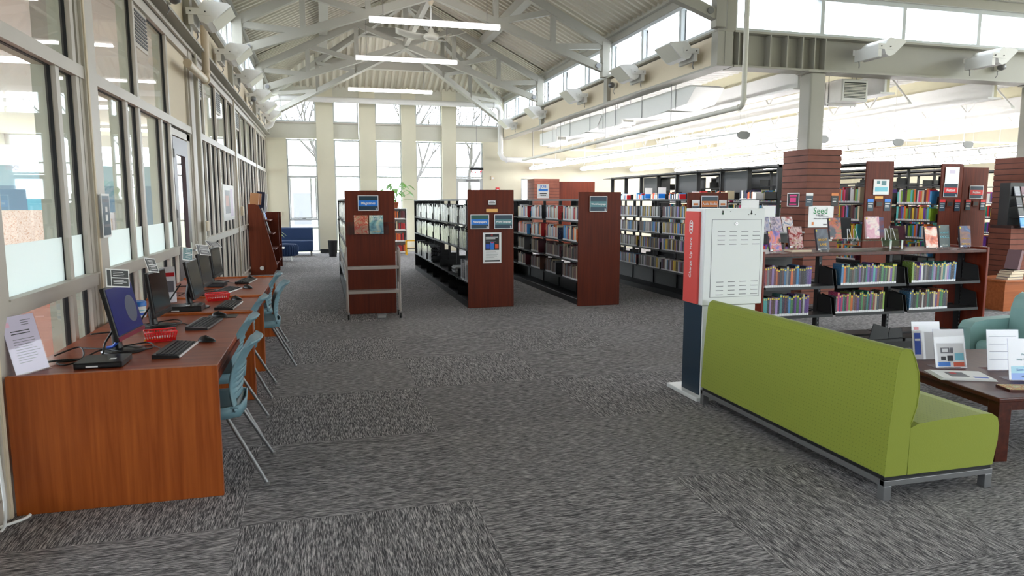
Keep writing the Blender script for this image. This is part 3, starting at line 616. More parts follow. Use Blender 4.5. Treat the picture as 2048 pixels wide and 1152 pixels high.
for k,x in enumerate((8.15,10.4,12.8,15.2)):
    t=thing('bar_joist','white open web joist under the wing deck, %s from the girder'%('first','second','third','fourth')[k],'joist',(x,10.15,3.4),0,'open web joists under the wing deck')
    MB().box(-.04,.04,0,12.9,.57,.6,'white').box(-.04,.04,0.6,12.4,0,.04,'white').build('chords',t)
    w=MB()
    for i in range(12): y=.6+i; w.cyl((0,y,.03),(0,y+.5,.57),.018,'white',n=6).cyl((0,y+.5,.57),(0,min(y+1,12.4),.03),.018,'white',n=6)
    w.build('web_bars',t)
struct(rib_slope((6.25,10.1,4.05),(6.25,YB,4.05),(20,10.1,4.05),(20,YB,4.05),70,'white',-.04),'ceiling_wing_deck','ribbed white deck over the stacks',fixn=False)
# cross pipes
for k,y in enumerate((13.2,17.6)):
    tag(MB().cyl((6.0,y,2.98),(19,y,3.02),.022,'white',n=8).build('branch_pipe'),('nearer' if k==0 else 'farther')+' thin white branch pipe crossing above the pendant rows','pipe')
# ---------------- pendant rows
def pendant_row(x,y0,y1,lab):
    t=thing('pendant_light_row',lab,'ceiling light',(x,y0,2.75),0,'rows of pendant lights over the stacks')
    nn=int(round((y1-y0)/1.22)); s=(y1-y0)/nn
    prof=[(.095*math.cos(a),.05*math.sin(a)) for a in [R(k*30) for k in range(12)]]
    lensp=[(.11,.01),(.1,-.035),(.05,-.06),(-.05,-.06),(-.1,-.035),(-.11,.01)]
    for i in range(nn):
        MB().prism(lensp,i*s+.03,(i+1)*s-.03,'lens').build('lens',t)
    MB().box(-.11,.11,0,y1-y0,.012,.05,'white').build('housing',t)
    MB().box(-.06,.06,.05,y1-y0-.05,.052,.06,'lens').build('uplight',t)
    for q in (-.02,y1-y0): MB().prism([(.12,.03),(.115,-.03),(.06,-.07),(-.06,-.07),(-.115,-.03),(-.12,.03),(-.06,.06),(.06,.06)],q,q+.025,'silver').build('end_cap',t)
    for i in range(1,nn): MB().prism([(.118,.01),(.108,-.038),(.055,-.066),(-.055,-.066),(-.108,-.038),(-.118,.01)],i*s-.028,i*s+.028,'white').build('joint_band',t)
    for i in range(0,nn+1,2): MB().cyl((0,min(max(i*s,.1),y1-y0-.1),.06),(0,min(max(i*s,.1),y1-y0-.1),1.28),.005,'white',n=5).build('hanger',t)
for k,(x,y0) in enumerate(((6.86,10.57),(8.68,10.89),(10.52,11.1),(12.25,11.17),(14.0,11.2),(15.8,11.2),(17.6,11.2))):
    pendant_row(x,y0,22.9,('first','second','third','fourth','fifth','sixth','seventh')[k]+' row of white pendant lights counted from the girder')
# ================================================================== FURNITURE
# ---------------- computer desks
def desk(y0,y1,lab):
    t=thing('computer_desk',lab,'desk',(-1.12,y0,0),0,'computer desks along the glazed wall'); L=y1-y0
    MB().box(-.48,.52,.03,L-.03,.70,.735,'cherrytop').build('worktop',t,bevel=.003)
    for a in (0,L-.035): MB().box(-.49,.53,a,a+.035,0,.75,'cherry').build('side_panel',t,bevel=.003)
    MB().box(-.40,-.38,.035,L-.035,.25,.70,'cherry').build('modesty_panel',t)
    MB().box(.49,.53,.035,L-.035,.66,.70,'mahog').build('front_edge',t)
    return t
desk(4.07,6.10,'nearest cherry laminate computer desk, end panel facing the camera')
desk(6.12,7.12,'short middle cherry computer desk between two raised seams')
desk(7.14,8.95,'farthest cherry computer desk, by the brown door')
def monitor(x,y,rz,lab,lit=False,tilt=8):
    t=thing('computer_monitor',lab,'monitor',(x,y,.735),R(rz),'computer monitors on the desks')   # screen faces +X locally at rz=0
    MB().lathe((0,0,0),[(.12,0),(.125,.008),(.10,.016),(.03,.022)],'blackpl',n=28).build('base',t)
    MB().tube([(-.03,0,.02),(-.045,0,.12),(-.02,0,.2)],[.03,.022,.03],'blackpl',n=10).build('stand',t)
    tl=R(-tilt); Mx=Matrix.Rotation(tl,4,'Y')
    b=MB(); b.box(-.012,.015,-.22,.22,-.16,.165,'blackpl'); o=b.build('casing',t,loc=(.01,0,.25),rot=(0,tl,0),bevel=.006)
    s=MB().box(.0155,.017,-.205,.205,-.128,.152,'screenblue' if lit else 'screen').build('screen',o)
    if lit:
        MB().lathe((0,0,0),[(.085,0),(.085,.0006)],mat('pale_blue_light',(84,88,104),.2,emit=.1),n=30).build('picture_disc',s,loc=(.0172,.09,.0),rot=(0,R(90),0))
    MB().box(.0155,.018,-.22,.22,-.159,-.135,mat('maroon_bezel',(120,16,44),.3) if lit else 'blackpl').build('bezel_strip',o)
    return t
monitor(-1.21,4.70,-5,'nearest monitor, blue screen lit with a pale disc',True,tilt=12)
monitor(-1.19,5.56,-3,'second monitor from the camera, dark screen beside the wipes tub',tilt=6)
monitor(-1.10,6.49,-1.5,'third monitor from the camera, in front of the clear sign stand',tilt=10)
monitor(-1.15,7.36,-3,'fourth monitor from the camera, leaning back a little',tilt=6)
monitor(-1.17,8.27,-4,'farthest monitor, beside the plum door',tilt=5)
def keyboard(x,y,rz,lab,silver=False):
    t=thing('keyboard',lab,'keyboard',(x,y,.735),R(rz),'keyboards on the desks')
    MB().prism([(-.075,0),(.075,0),(.075,.012),(-.075,.026)],-.225,.225,'key',axis='y').build('body',t,bevel=.003)
    k=MB()
    for r in range(5):
        for c in range(20):
            x0=-.055+r*.024; y0=-.205+c*.0205; z=.026-(x0+.075)*.093
            k.box(x0,x0+.019,y0,y0+.0165,z-.004,z+.005,'keytop')
    k.box(-.06,.06,-.21,.21,.0145,.0155,'key')
    k.build('keys',t)
    MB().box(.072,.078,-.222,.222,.002,.013,'paper' if not silver else 'silver').build('front_strip',t)
    if silver: MB().prism([(-.073,.012),(-.06,.012),(-.06,.028),(-.073,.03)],-.22,.22,'silver').box(-.06,.06,-.224,-.208,.016,.024,'silver').build('silver_trim',t)
for a in ((-.9,4.62,-4,'nearest black keyboard, in front of the blue screen'),(-.875,5.55,-6,'silver edged keyboard beside the square mouse mat',True),(-.82,6.50,-4,'black keyboard in front of the third monitor'),(-.97,7.62,-14,'black keyboard turned askew behind the farther red basket'),(-.87,8.46,-6,'farthest black keyboard, near the end of the desks')): keyboard(*a)
MB_mat=MB().box(-.11,.11,-.09,.09,0,.003,'black').build('mouse_mat',loc=(-.8,5.93,.735)); tag(MB_mat,'square black mouse mat under the second mouse','mouse mat')
def mouse(x,y,rz,lab,z=.735):
    t=thing('computer_mouse',lab,'mouse',(x,y,z),R(rz),'computer mice on the desks')
    def fn(u,v):
        a=2*math.pi*u; ph=v*math.pi/2; r=math.cos(ph); return (.06*r*math.cos(a)*(1-.1*math.sin(a)),.034*r*math.sin(a),.004+.034*math.sin(ph)*(1-.2*math.cos(a)))
    MB().grid(fn,18,6,'blackpl').build('shell',t); MB().cyl((-.03,-.004,.031),(-.03,.004,.031),.008,'silver',n=10).build('scroll_wheel',t)
for a in ((-.76,4.87,-20,'nearest black mouse, beyond the first keyboard'),(-.82,5.92,-15,'black mouse on the square mat',.738),(-.80,6.88,-30,'black mouse beyond the third keyboard'),(-.79,7.80,-40,'black mouse against the askew keyboard'),(-.84,8.70,-25,'farthest black mouse, at the far keyboard')):
    mouse(*a[:4],**({'z':a[4]} if len(a)>4 else {}))
def minipc(x,y,rz,lab,w=.19,d=.19,h=.036,sticker=True):
    t=thing('desktop_computer',lab,'computer',(x,y,.735),R(rz),'small black computers on the desks'); MB().box(-d/2,d/2,-w/2,w/2,.003,h,'blackpl').build('casing',t,bevel=.003)
    MB().box(-d/2+.01,d/2-.01,-w/2-.001,-w/2,.012,h-.01,'black2').build('front_grille',t)
    if sticker: MB().box(.04,.07,-.04,-.01,h,h+.001,'paper').build('sticker',t); MB().box(-.06,.0,-w/2-.002,-w/2-.001,.01,.018,'paper').build('label_strip',t)
minipc(-1.22,4.33,0,'nearest small black computer, with white sticker, at the desk front',.22,.24)
minipc(-1.17,6.12+.2,0,'small black computer behind the second monitor',.2,.34,.05)
minipc(-1.13,8.07,-5,'farthest small black computer, under the last monitor',.18,.18,.05,False)
def basket(x,y,lab,w=.19):
    t=thing('pencil_basket',lab,'basket',(x,y,.736),R(15),'red plastic baskets')
    f=MB(); hb,ht,d0,d1,H=w/2-.015,w/2,.05,.065,.065
    def ring(z,hx,hy,r): f.tube([(-hx,-hy,z),(hx,-hy,z),(hx,hy,z),(-hx,hy,z)],r,'redpl',n=6,closed=True)
    ring(.004,hb,d0,.004); ring(H,ht,d1,.006); ring(H*.72,hb+(ht-hb)*.72,d0+(d1-d0)*.72,.003); 
    for i in range(13):
        u=-1+2*i/12
        for s in (-1,1): f.beam((hb*u,s*d0,0),(ht*u,s*d1,H),.006,.004,'redpl',up=(0,1,0))
    for i in range(7):
        u=-1+2*i/6
        for s in (-1,1): f.beam((s*hb,d0*u,0),(s*ht,d1*u,H),.006,.004,'redpl',up=(1,0,0))
    f.box(-hb,hb,-d0,d0,0,.004,'redpl'); 
    for s in (-1,1): f.quad((-hb,s*d0,0),(hb,s*d0,0),(hb+.003,s*(d0+.004),H*.3),(-hb-.003,s*(d0+.004),H*.3),'redpl')
    f.build('basket',t); return t
def pencils(x,y,n,lab):
    b=MB()
    for i in range(n):
        a=R(random.uniform(-20,20)); l=.055; px=random.uniform(-.05,.05); py=random.uniform(-.03,.03); z=.012+.006*(i%3); c=('yellow','orangeink','paper')[i%3]
        b.cyl((px-l*math.cos(a),py-.02*math.sin(a),z),(px+l*math.cos(a),py+.02*math.sin(a),z),.0045,c,n=6)
    tag(b.build('pencil_heap',loc=(x,y,.736),rot=(0,0,R(15))),lab,'pencils',kind='stuff')
basket(-1.06,4.99,'nearer red plastic basket of short pencils on the desk'); pencils(-1.06,4.99,16,'short yellow and white pencils lying in the nearer red basket')
basket(-.97,6.92,'farther red plastic basket of short pencils on the desk',.2); pencils(-.97,6.92,16,'short pencils lying in the farther red basket')
t=thing('wipes_tub','round white tub with blue lid on the desk behind the second monitor','wipes tub',(-1.44,6.06,.736))
MB().lathe((0,0,0),[(.055,0),(.06,.01),(.06,.09)],'paper').build('tub',t); MB().lathe((0,0,0),[(.0605,.02),(.0605,.04)],'blueink',cap=False).lathe((0,0,0),[(.0606,.055),(.0606,.062)],'aqua',cap=False).build('printed_band',t); MB().lathe((0,0,.09),[(.064,0),(.064,.03),(.055,.038)],'bluepl').build('lid',t)
def acrylic_sign(name,lab,x,y,z,rz,w,h,lean=10,face='paper',rows=12,group=None,fn=None,cat='sign holder'):
    """slanted acrylic holder; printed sheet faces local -Y"""
    t=thing(name,lab,cat,(x,y,z),R(rz),group); l=R(lean); s,c=math.sin(l),math.cos(l)
    o=MB().box(-w/2,w/2,-.003,.003,0,h,'acrylic').box(-w/2,w/2,-.002,.09,0,.003,'acrylic').build('holder',t,rot=(-l,0,0)) if False else None
    hd=MB().box(-w/2,w/2,-.0035,.0035,.004,h,'acrylic').build('holder',t,rot=(-l,0,0))
    MB().box(-w/2,w/2,-.02,.10,0,.004,'acrylic').build('foot',t)
    p=MB().box(-w/2+.004,w/2-.004,-.002,.0015,.008,h-.003,face).build('printed_sheet',t,rot=(-l,0,0))
    if fn: fn(p,w,h)
    elif rows:
        q=MB(); lines(q,-w/2+.02,w/2-.02,h-.05,rows,(h-.08)/rows,.004,'greyink',y=-.0022); q.build('print_lines',p)
    return t
def letter(p,w,h):
    q=MB(); lines(q,w*.05,w/2-.02,h-.03,3,.012,.004,'greyink',y=-.0022); lines(q,-w*.3,w/2-.05,h-.085,2,.014,.005,'ink',y=-.0022,jit=.1)
    q.box(-w/2+.02,-w/2+.045,-.0028,-.0022,h-.06,h-.035,'pinkp')
    lines(q,-w*.3,w/2-.02,h-.13,10,.014,.003,'greyink',y=-.0022,jit=.5); q.build('print_lines',p)
acrylic_sign('sign_holder','tall slanted acrylic holder with lavender white notice at the desk corner',-1.53,4.22,.736,60,.2,.32,16,'lav',fn=letter)
acrylic_sign('sign_holder','upright clear acrylic holder with red headed notice behind the third monitor',-1.36,6.83,.736,20,.13,.33,4,'paper',fn=lambda p,w,h:(MB().box(-w/2+.01,w/2-.01,-.0028,-.0022,h-.09,h-.055,'signred').box(-w/2+.02,w/2-.02,-.0028,-.0022,.1,.2,'greyink').build('printed_picture',p)))
def topsign(x,y,z,rz,tilt,lab,face='black2'):
    t=thing('monitor_sign',lab,'sign',(x,y,z),0,'small printed signs on the monitors'); t.rotation_euler=(R(tilt),R(8),R(rz))
    MB().box(-.075,.075,-.001,.001,-.02,.09,'paper').build('card',t); q=MB().box(-.068,-.045,-.002,-.001,-.012,.082,face).box(-.04,.068,-.002,-.001,.04,.082,face).box(-.04,.068,-.002,-.001,-.012,.034,face); lines(q,-.03,.06,.072,3,.01,.003,'paper',y=-.002); lines(q,-.03,.06,.024,3,.01,.003,'paper',y=-.002); q.build('printed_panels',t)
topsign(-1.19,4.6,1.16,50,-10,'grey card sign perched on top of the nearest monitor')
topsign(-1.19,5.5,1.16,75,-20,'clear card sign slanting on top of the second monitor')
topsign(-1.12,6.42,1.17,70,0,'blue grey card sign on top of the third monitor','signslate')
topsign(-1.12,7.28,1.15,50,-25,'white card sign tipped over the fourth monitor','greyink')
topsign(-1.14,8.15,1.17,40,-60,'white card sign lying nearly flat on the farthest monitor','greyink')
def cable(lab,pts,r=.004,m='cable',name='cable'):
    P=[Vector(p) for p in pts]; Q=[]
    for i in range(len(P)-1):
        p0,p1,p2,p3=P[max(i-1,0)],P[i],P[i+1],P[min(i+2,len(P)-1)]
        for k in range(6):
            u=k/6; Q.append(.5*((2*p1)+(p2-p0)*u+(2*p0-5*p1+4*p2-p3)*u*u+(3*p1-p0-3*p2+p3)*u**3))
    Q.append(P[-1]); tag(MB().tube(Q,r,m,n=6).build(name),lab,'cable')
zc=.742
for i,(my,nm) in enumerate(((4.62,'nearest'),(5.5,'second'),(6.45,'third'),(7.36,'fourth'),(8.25,'farthest'))):
    x0=-1.17
    cable('thick black cable behind the %s monitor, towards the glazing'%nm,[(x0-.02,my,.95),(x0-.1,my-.05,.82),(x0-.12,my-.12,zc+.004),(x0-.3,my-.16,zc+.004),(x0-.36,my-.3,zc+.02)],.006)
    cable('thin black cable looping around the %s monitor stand'%nm,[(x0-.3,my+.2,zc),(x0-.12,my+.1,zc+.01),(x0+.08,my+.13,zc+.03),(x0+.14,my-.02,zc+.024),(x0+.02,my-.13,zc+.03),(x0-.12,my-.03,zc+.03),(x0-.2,my-.12,zc)],.0045)
    cable('thin black lead from the %s monitor to its keyboard'%nm,[(x0-.05,my+.12,zc+.01),(x0+.1,my+.16,zc),(x0+.18,my+.05,zc),(x0+.2,my+.02,zc)],.003)
cable('tangled black cable in front of the nearest monitor by the desk corner',[(-1.56,4.62,zc),(-1.45,4.7,zc+.03),(-1.38,4.5,zc),(-1.48,4.42,zc),(-1.42,4.34,zc),(-1.35,4.36,zc+.01)],.005)
cable('blue monitor plug and lead behind the nearest screen',[(-1.3,4.7,zc+.02),(-1.26,4.68,zc+.03),(-1.22,4.66,.82)],.009,'blueink','monitor_lead')
cable('white cord lying on the carpet beside the desk corner',[(-1.59,3.88,.4),(-1.6,3.9,.02),(-1.72,3.85,.012),(-1.62,3.93,.012),(-1.55,4.0,.012),(-1.53,4.03,.02)],.008,'paper','power_cord')
# ---------------- blue chairs
def chair_proto():
    t=thing('desk_chair','x','chair')
    def seat(u,v):
        x=-.24+.44*u; y=-.225+.45*v; e=max(abs(u-.5)*2,abs(v-.5)*2); z=.455+.012*((v-.5)*2)**2
        if u<.12: z-=(.12-u)*.25
        return (x,y,z)
    MB().grid(seat,12,10,'chairblue').build('seat',t,solid=.012)
    sk=MB(); pr=[(-.24,-.2),(-.21,-.235),(.13,-.235),(.21,-.19),(.225,0),(.21,.19),(.13,.235),(-.21,.235),(-.24,.2)]
    vs=[];fs=[]
    for i,(x,y) in enumerate(pr): vs+=[(x,y,.475 if x>-.2 else .44),(x*.97,y*.97,.405)]
    for i in range(len(pr)-1): fs.append((2*i,2*i+2,2*i+3,2*i+1))
    sk.add(vs,fs,'chairblue',True); sk.build('seat_rim',t,solid=.012)
    def back(u,v):
        z=.44+.40*v; w=.225-.03*v; y=-w+2*w*u
        x=.205-.045*math.sin(v*math.pi*.9)+.10*v*v
        bow=.05*(1-((u-.5)*2)**2)*(.5+.5*v); x+=bow-.02
        if v>.93: x+=.012
        if .24<v<.62 and .12<u<.88: x+=.012*abs(math.sin((v-.24)/.38*5*math.pi))
        return (x,y,z)
    NV=38
    def skip(i,j):
        v=(j+.5)/NV; u=(i+.5)/16
        if v<.16: return .14<u<.86
        if .24<v<.62 and .2<u<.8: return (j%3)==0
        return False
    MB().grid(back,16,NV,'chairblue',skip).build('backrest',t,solid=.011)
    for s in (-1,1):
        MB().cyl((.13,s*.2,.42),(.345,s*.255,.012),.012,'silver',n=10).cyl((.345,s*.255,0),(.345,s*.255,.02),.014,'chrome',n=10).build('leg',t)
        MB().cyl((-.06,s*.2,.42),(-.2,s*.25,.012),.012,'silver',n=10).cyl((-.2,s*.25,0),(-.2,s*.25,.02),.014,'chrome',n=10).build('leg',t)
    return t
cp=chair_proto()
for i,(x,y,rz,lab) in enumerate(((-.71,4.42,0,'nearest slate blue plastic chair, tucked under the first desk'),(-.80,5.27,0,'second slate blue chair, close behind the nearest one'),(-.81,6.31,0,'third slate blue chair, at the middle desk'),(-.68,7.42,6,'fourth slate blue chair, pulled out with its slotted back showing'),(-.80,8.3,0,'farthest slate blue chair, only its top showing past the fourth'))):
    c=cp if i==0 else copy_tree(cp); c.location=(x,y,0); c.rotation_euler=(0,0,R(rz)); c['label']=lab; c['group']='slate blue chairs at the computer desks'
# ---------------- signs on walls
def sign(name,lab,cat,x,y,z,rz,w,h,base='paper',bands=(),texts=(),group=None,th=.004,frame=None,extra=None):
    """x,y,z = centre of the sign's back face; faces local -Y"""
    t=thing(name,lab,cat,(x,y,z),R(rz),group); b=MB(); b.box(-w/2,w/2,-th,0,-h/2,h/2,base)
    for k,(u0,u1,v0,v1,m) in enumerate(bands): b.box(w*u0,w*u1,-th-.0008-.0003*k,-th,h*v0,h*v1,m)
    if frame: 
        for a in ((-w/2,w/2,-h/2,-h/2+.008),(-w/2,w/2,h/2-.008,h/2),(-w/2,-w/2+.008,-h/2,h/2),(w/2-.008,w/2,-h/2,h/2)): b.box(a[0],a[1],-th-.004,-th,a[2],a[3],frame)
    b.build('panel',t)
    for (s,sz,m,u,v) in texts: text(s,sz,m,t,(w*u,-th-.0025,h*v),bold=.001)
    if extra: extra(t,w,h,-th-.002)
    return t
def logo(t,w,h,y):
    MB().box(w*.36,w*.375,y,y+.001,-h*.42,-h*.3,'paper').box(w*.38,w*.43,y,y+.001,-h*.34,-h*.32,'paper').box(w*.36,w*.43,y,y+.001,-h*.44,-h*.42,'paper').box(w*.41,w*.43,y,y+.001,-h*.42,-h*.36,'paper').build('printed_mark',t)
def catsign(lab,x,y,z,txt,mid,rz=0,w=.29,h=.22,top='signnavy',size=.042,tc='paper'):
    return sign('category_sign',lab,'sign',x,y,z,rz,w,h,'paper',[(-.47,.47,.17,.46,top),(-.47,.47,-.2,.17,mid),(-.47,.47,-.46,-.2,'signnavy')],[(txt,size,tc,0,-.015)],extra=logo)
catsign('framed blue banded sign reading Magazines on the first end panel',.635,10.37,1.62,'Magazines','signblue',size=.05)
catsign('green and blue sign reading Newspapers on the second end panel',2.315,10.52,1.335,'Newspapers','signblue',top='signgreen')
catsign('slate banded sign reading World Language on the Newspapers end panel',2.69,10.52,1.335,'World Language','signslate',size=.036)
catsign('wrinkled sign reading World Language alone on the third end panel',4.155,10.27,1.605,'World Language','signslate',size=.036,h=.24)
# ---------------- low and tall stacks
def end_panel(t,w,h,y,th=.03,m='mahog'):
    MB().box(-w/2,w/2,y-th,y,0,h,m).build('end_panel',t,bevel=.008)
def stack(name,lab,x0,x1,y0,y1,nb,shelves,top,tall=None,panel=1.8,pw=None,sides=(-1,1),cat='bookcase',group=None,base=True,canopy=True,skip_low=False,lastpanel=True):
    t=thing(name,lab,cat,((x0+x1)/2,y0,0),0,group); hx=(x1-x0)/2; L=y1-y0; H=tall or top
    end_panel(t,pw or (x1-x0),panel,0); 
    if lastpanel: MB().box(-hx,hx,L,L+.02,0,top,'black').build('far_end_panel',t)
    if base: MB().box(-hx,hx,0,L,0,.09,'black').build('base',t)
    MB().box(-.01,.01,0.02,L-.02,.09,.34,'black').build('kick_panel',t)
    if canopy: MB().box(-hx-.005,hx+.005,0,L,top-.03,top,'black').build('canopy_top',t)
    for i in range(nb+1):
        y=min(max(L*i/nb,.02),L-.02); u=MB(); u.box(-.025,.025,y-.015,y+.015,0,H,'black')
        if tall: u.box(-.045,.045,y-.02,y+.02,top,H,'black')
        u.build('upright',t)
    for s in sides:
        for z in shelves:
            if skip_low and z<skip_low: continue
            for i in range(nb):
                a,b=L*i/nb+.01,L*(i+1)/nb-.01; q=MB()
                q.box(s*.03,s*hx,a,b,z-.02,z,'black').box(s*.03,s*hx*.95,a,a+.004,z-.02,z+.13,'black').box(s*hx,s*(hx+.003),a,b,z-.022,z-.0,'black2')
                q.build('shelf',t)
    if tall: MB().box(-.03,.03,0,L,H-.06,H,'black').box(-hx*.9,hx*.9,0.05,L,H-.05,H-.04,'black2').build('top_rail',t)
    return t
SH=[1.33,1.0,.69,.38]
stack('magazine_stack','low black shelving range of magazines behind the Magazines end panel and book cart',.31,1.01,10.42,15.5,5,SH,1.68,pw=.71)
stack('newspaper_stack','low black shelving range of newspapers, second from the left',2.13,2.86,10.57,17.0,7,[1.28,.9,.40,.1],1.68,pw=.73,panel=1.82)
stack('book_stack','low black shelving range of books behind the third end panel',3.88,4.5,10.32,15.02,5,SH,1.68,pw=.71,panel=1.79)
stack('media_stack','low black shelving range of disc cases behind the Audio Books end panel',5.77,6.5,10.42,16.0,6,[1.36,1.08,.79,.44],1.68,pw=.74,panel=1.79)
stack('tall_stack','tall black shelving range with bare upper uprights, first beyond the low ranges',7.55,8.15,10.9,18.4,8,[1.68,1.3,.95,.6,.3],1.7,tall=2.3,panel=.2,pw=.2,canopy=False,sides=(-1,))
ts=stack('tall_stack','tall range behind the plain dark end panel with two blue headed notices',8.64,9.17,9.75,17.5,8,[1.95,1.62,1.32,1.0,.66,.34],2.28,tall=2.3,panel=2.3,pw=.55,sides=(-1,))
stack('tall_stack','tall range behind the left one of the paired red Fiction end panels',10.42,10.95,10.03,17.5,8,[1.95,1.60,1.29,.97,.66,.34],2.28,tall=2.3,panel=2.3,pw=.46,sides=(-1,))
stack('tall_stack','tall range behind the right one of the paired red Fiction end panels',11.98,12.56,10.98,17.5,7,[1.95,1.60,1.29,.97,.66,.34],2.28,tall=2.3,panel=2.3,pw=.62,sides=(-1,1))
stack('tall_stack','tall range at the far right, before the second slatted column',13.6,14.1,11.2,17.5,7,[1.95,1.60,1.29,.97,.66,.34],2.28,tall=2.3,panel=.2,pw=.2,sides=(-1,))
# dark back panels in the far ranges
for k,(x,y0,y1) in enumerate(((9.0,12.6,13.5),(9.0,15.4,16.3),(9.0,11.0,11.8),(9.0,14.2,14.9),(10.9,13.2,14.2),(10.9,16,17),(7.85,11.9,12.7),(7.85,13.8,14.6),(7.85,15.7,16.4))):
    tag(MB().box(x,x+.02,y0,y1,1.72,2.22,'black2').build('back_panel'),'dark grey steel back panel standing high, %s'%('first bay','third bay','nearest bay','second bay','bay of the next range','far bay of the next range','second bay of the nearest tall range','fourth bay of the nearest tall range','sixth bay of the nearest tall range')[k],'panel')
# extras on end panels
def holder(lab,x,y,z,c,group='narrow leaflet signs on the end panels'):
    sign('narrow_sign',lab,'sign',x,y,z,0,.12,.2,'signnavy',[(-.5,.5,.25,.5,c),(-.4,.4,.1,.14,'paper'),(-.4,.2,-.05,-.02,'paper'),(-.4,.3,-.18,-.15,'paper')],group=group)
sign('paper_notice','white taped poster high on the plain dark end panel','poster',8.93,9.71,1.88,0,.31,.25,'paper',[(-.3,-.1,.2,.4,'signslate'),(.0,.3,.1,.4,'signslate'),(-.4,.4,-.3,0,'aqua')])
tag(MB().box(-.08,.08,-.006,0,-.02,.02,'brass').build('brass_plate',loc=(8.9,9.715,1.71)),'brass plate under the taped poster on the plain dark end panel','plate')
holder('blue headed narrow sign on the left of the plain dark end panel',8.74,9.715,1.585,'signblue'); holder('blue headed narrow sign on the right of the plain dark end panel',9.08,9.715,1.585,'signblue')
tag(MB().box(-.07,.07,-.01,0,-.05,.05,'mahog').box(-.055,.055,-.012,-.01,-.035,.035,'black').build('card_frame',loc=(8.91,9.715,1.6)),'small brown card frame between the two blue headed signs','card frame')
sign('paper_notice','white wrinkled notice above the left Fiction sign','poster',10.67,9.99,2.1,0,.3,.28,'paper',[(-.2,.2,.1,.3,'lav')])
catsign('red banded sign reading Fiction on the left of the paired end panels',10.66,9.99,1.84,'Fiction','signred',w=.31,h=.24,size=.07)
catsign('red banded sign reading Fiction on the right of the paired end panels',12.3,10.94,1.82,'Fiction','signred',w=.33,h=.25,size=.07)
for k,(x,y,l) in enumerate(((10.5,9.99,'left edge of the left Fiction panel'),(10.83,9.99,'right edge of the left Fiction panel'),(12.12,10.94,'left edge of the right Fiction panel'),(12.48,10.94,'right edge of the right Fiction panel'))): holder('red headed narrow sign at the '+l,x,y,1.575,'signred')
tag(MB().box(-.07,.07,-.01,0,-.05,.05,'mahog').box(-.055,.055,-.012,-.01,-.035,.035,'black').build('card_frame',loc=(10.66,9.99,1.6)),'small brown card frame on the left Fiction panel','card frame')
tag(MB().box(-.07,.07,-.01,0,-.05,.05,'mahog').box(-.055,.055,-.012,-.01,-.035,.035,'black').build('card_frame',loc=(12.3,10.94,1.6)),'small brown card frame on the right Fiction panel','card frame')
sign('name_plaque','small white framed plaque above the Newspapers sign','plaque',2.51,10.53,1.625,0,.13,.085,'ink',[(-.42,.42,-.36,.36,'paper'),(-.3,.3,.1,.2,'greyink'),(-.36,.36,-.12,0,'ink')])
tag(MB().box(-.09,.09,-.005,0,-.025,.025,'brass').build('brass_plate',loc=(2.51,10.535,1.505)),'brass plate between plaque and signs on the Newspapers end panel','plate')
def dposter(t,w,h,y):
    q=MB(); q.box(-.11,.11,y,y+.001,h*.08,h*.46,'ink'); q.box(-.03,.03,y-.001,y,-h*.06,h*.2,'signblue').box(-.1,-.04,y-.001,y,-h*.02,h*.13,'blueink').box(.045,.1,y-.001,y,-h*.02,h*.12,'orangeink').box(-.02,.02,y-.002,y-.001,h*.16,h*.19,'signred').box(-.02,.01,y-.002,y-.001,h*.41,h*.43,'signred')
    lines(q,-.1,.1,h*.36,2,.025,.008,'paper',y=y-.0005,jit=.3); lines(q,-.1,.1,h*.26,2,.018,.004,'greyink',y=y-.0005); q.box(-.11,.11,y,y+.001,-h*.07,h*.08,'ink')
    lines(q,-.1,.1,-h*.13,7,.018,.003,'greyink',y=y); q.box(-.12,.12,y,y+.001,-h*.45,-h*.4,'ink'); q.build('printed_matter',t)
sign('poster','black and white poster with a blue tablet below the World Language sign','poster',2.51,10.53,.93,0,.29,.47,'paper',extra=dposter)
catsign('orange banded sign reading Audio Books on the fourth end panel',6.155,10.37,1.605,'Audio Books','signorange',w=.31,h=.26,size=.05)
for x,l in ((5.9,'left'),(6.4,'right')): sign('small_notice','small white and navy notice %s of the Audio Books sign'%l,'sign',x,10.37,1.58,0,.14,.17,'paper',[(-.48,.48,-.48,-.1,'signnavy'),(-.3,.3,.0,.2,'signorange')])
# acrylic magazine pocket on panel 1
t=thing('magazine_pocket','clear acrylic magazine pocket on the Magazines end panel','magazine holder',(.62,10.385,1.17))
MB().box(-.3,.3,-.045,-.041,.0,.13,'acrylic').box(-.3,.3,-.045,0,-.004,0,'acrylic').box(-.3,.3,-.004,0,0,.17,'acrylic').build('pocket',t)
def magazine(lab,x,y,z,rz,art,title=None,tc='paper',w=.2,h=.27,lean=6):
    t=thing('magazine',lab,'magazine',(x,y,z),0); t.rotation_euler=(R(-lean),0,R(rz)); MB().box(-w/2,w/2,-.004,.004,0,h,'paper').box(-w/2,w/2,-.005,-.004,0,h,art).build('cover',t)
    if title:
        for i,(s,sz,v,c) in enumerate(title): text(s,sz,c,t,(0,-.0055,h*v),name='title_lettering')
    return t
magazine('brown magazine with a red picture in the left of the acrylic pocket',.53,10.362,1.176,0,art_mat('rust_cover_art',[(150,110,80),(190,150,120),(190,60,40),(220,200,170)],16),[('',.03,.9,'paper')])
magazine('travel magazine with teal and sand cover in the right of the acrylic pocket',.745,10.362,1.176,0,art_mat('teal_cover_art',[(40,90,110),(120,170,175),(190,205,185),(200,180,150)],7),[('TRAVEL+',.044,.92,'paper'),('LEISURE',.042,.78,'paper'),('2024 TRIPS',.024,.12,'yellow')])
tag(MB().box(-.355,.355,-.004,0,0,.004,'ink').build('panel_seam',loc=(.66,10.392,1.34)),'thin dark seam across the Magazines end panel','seam')
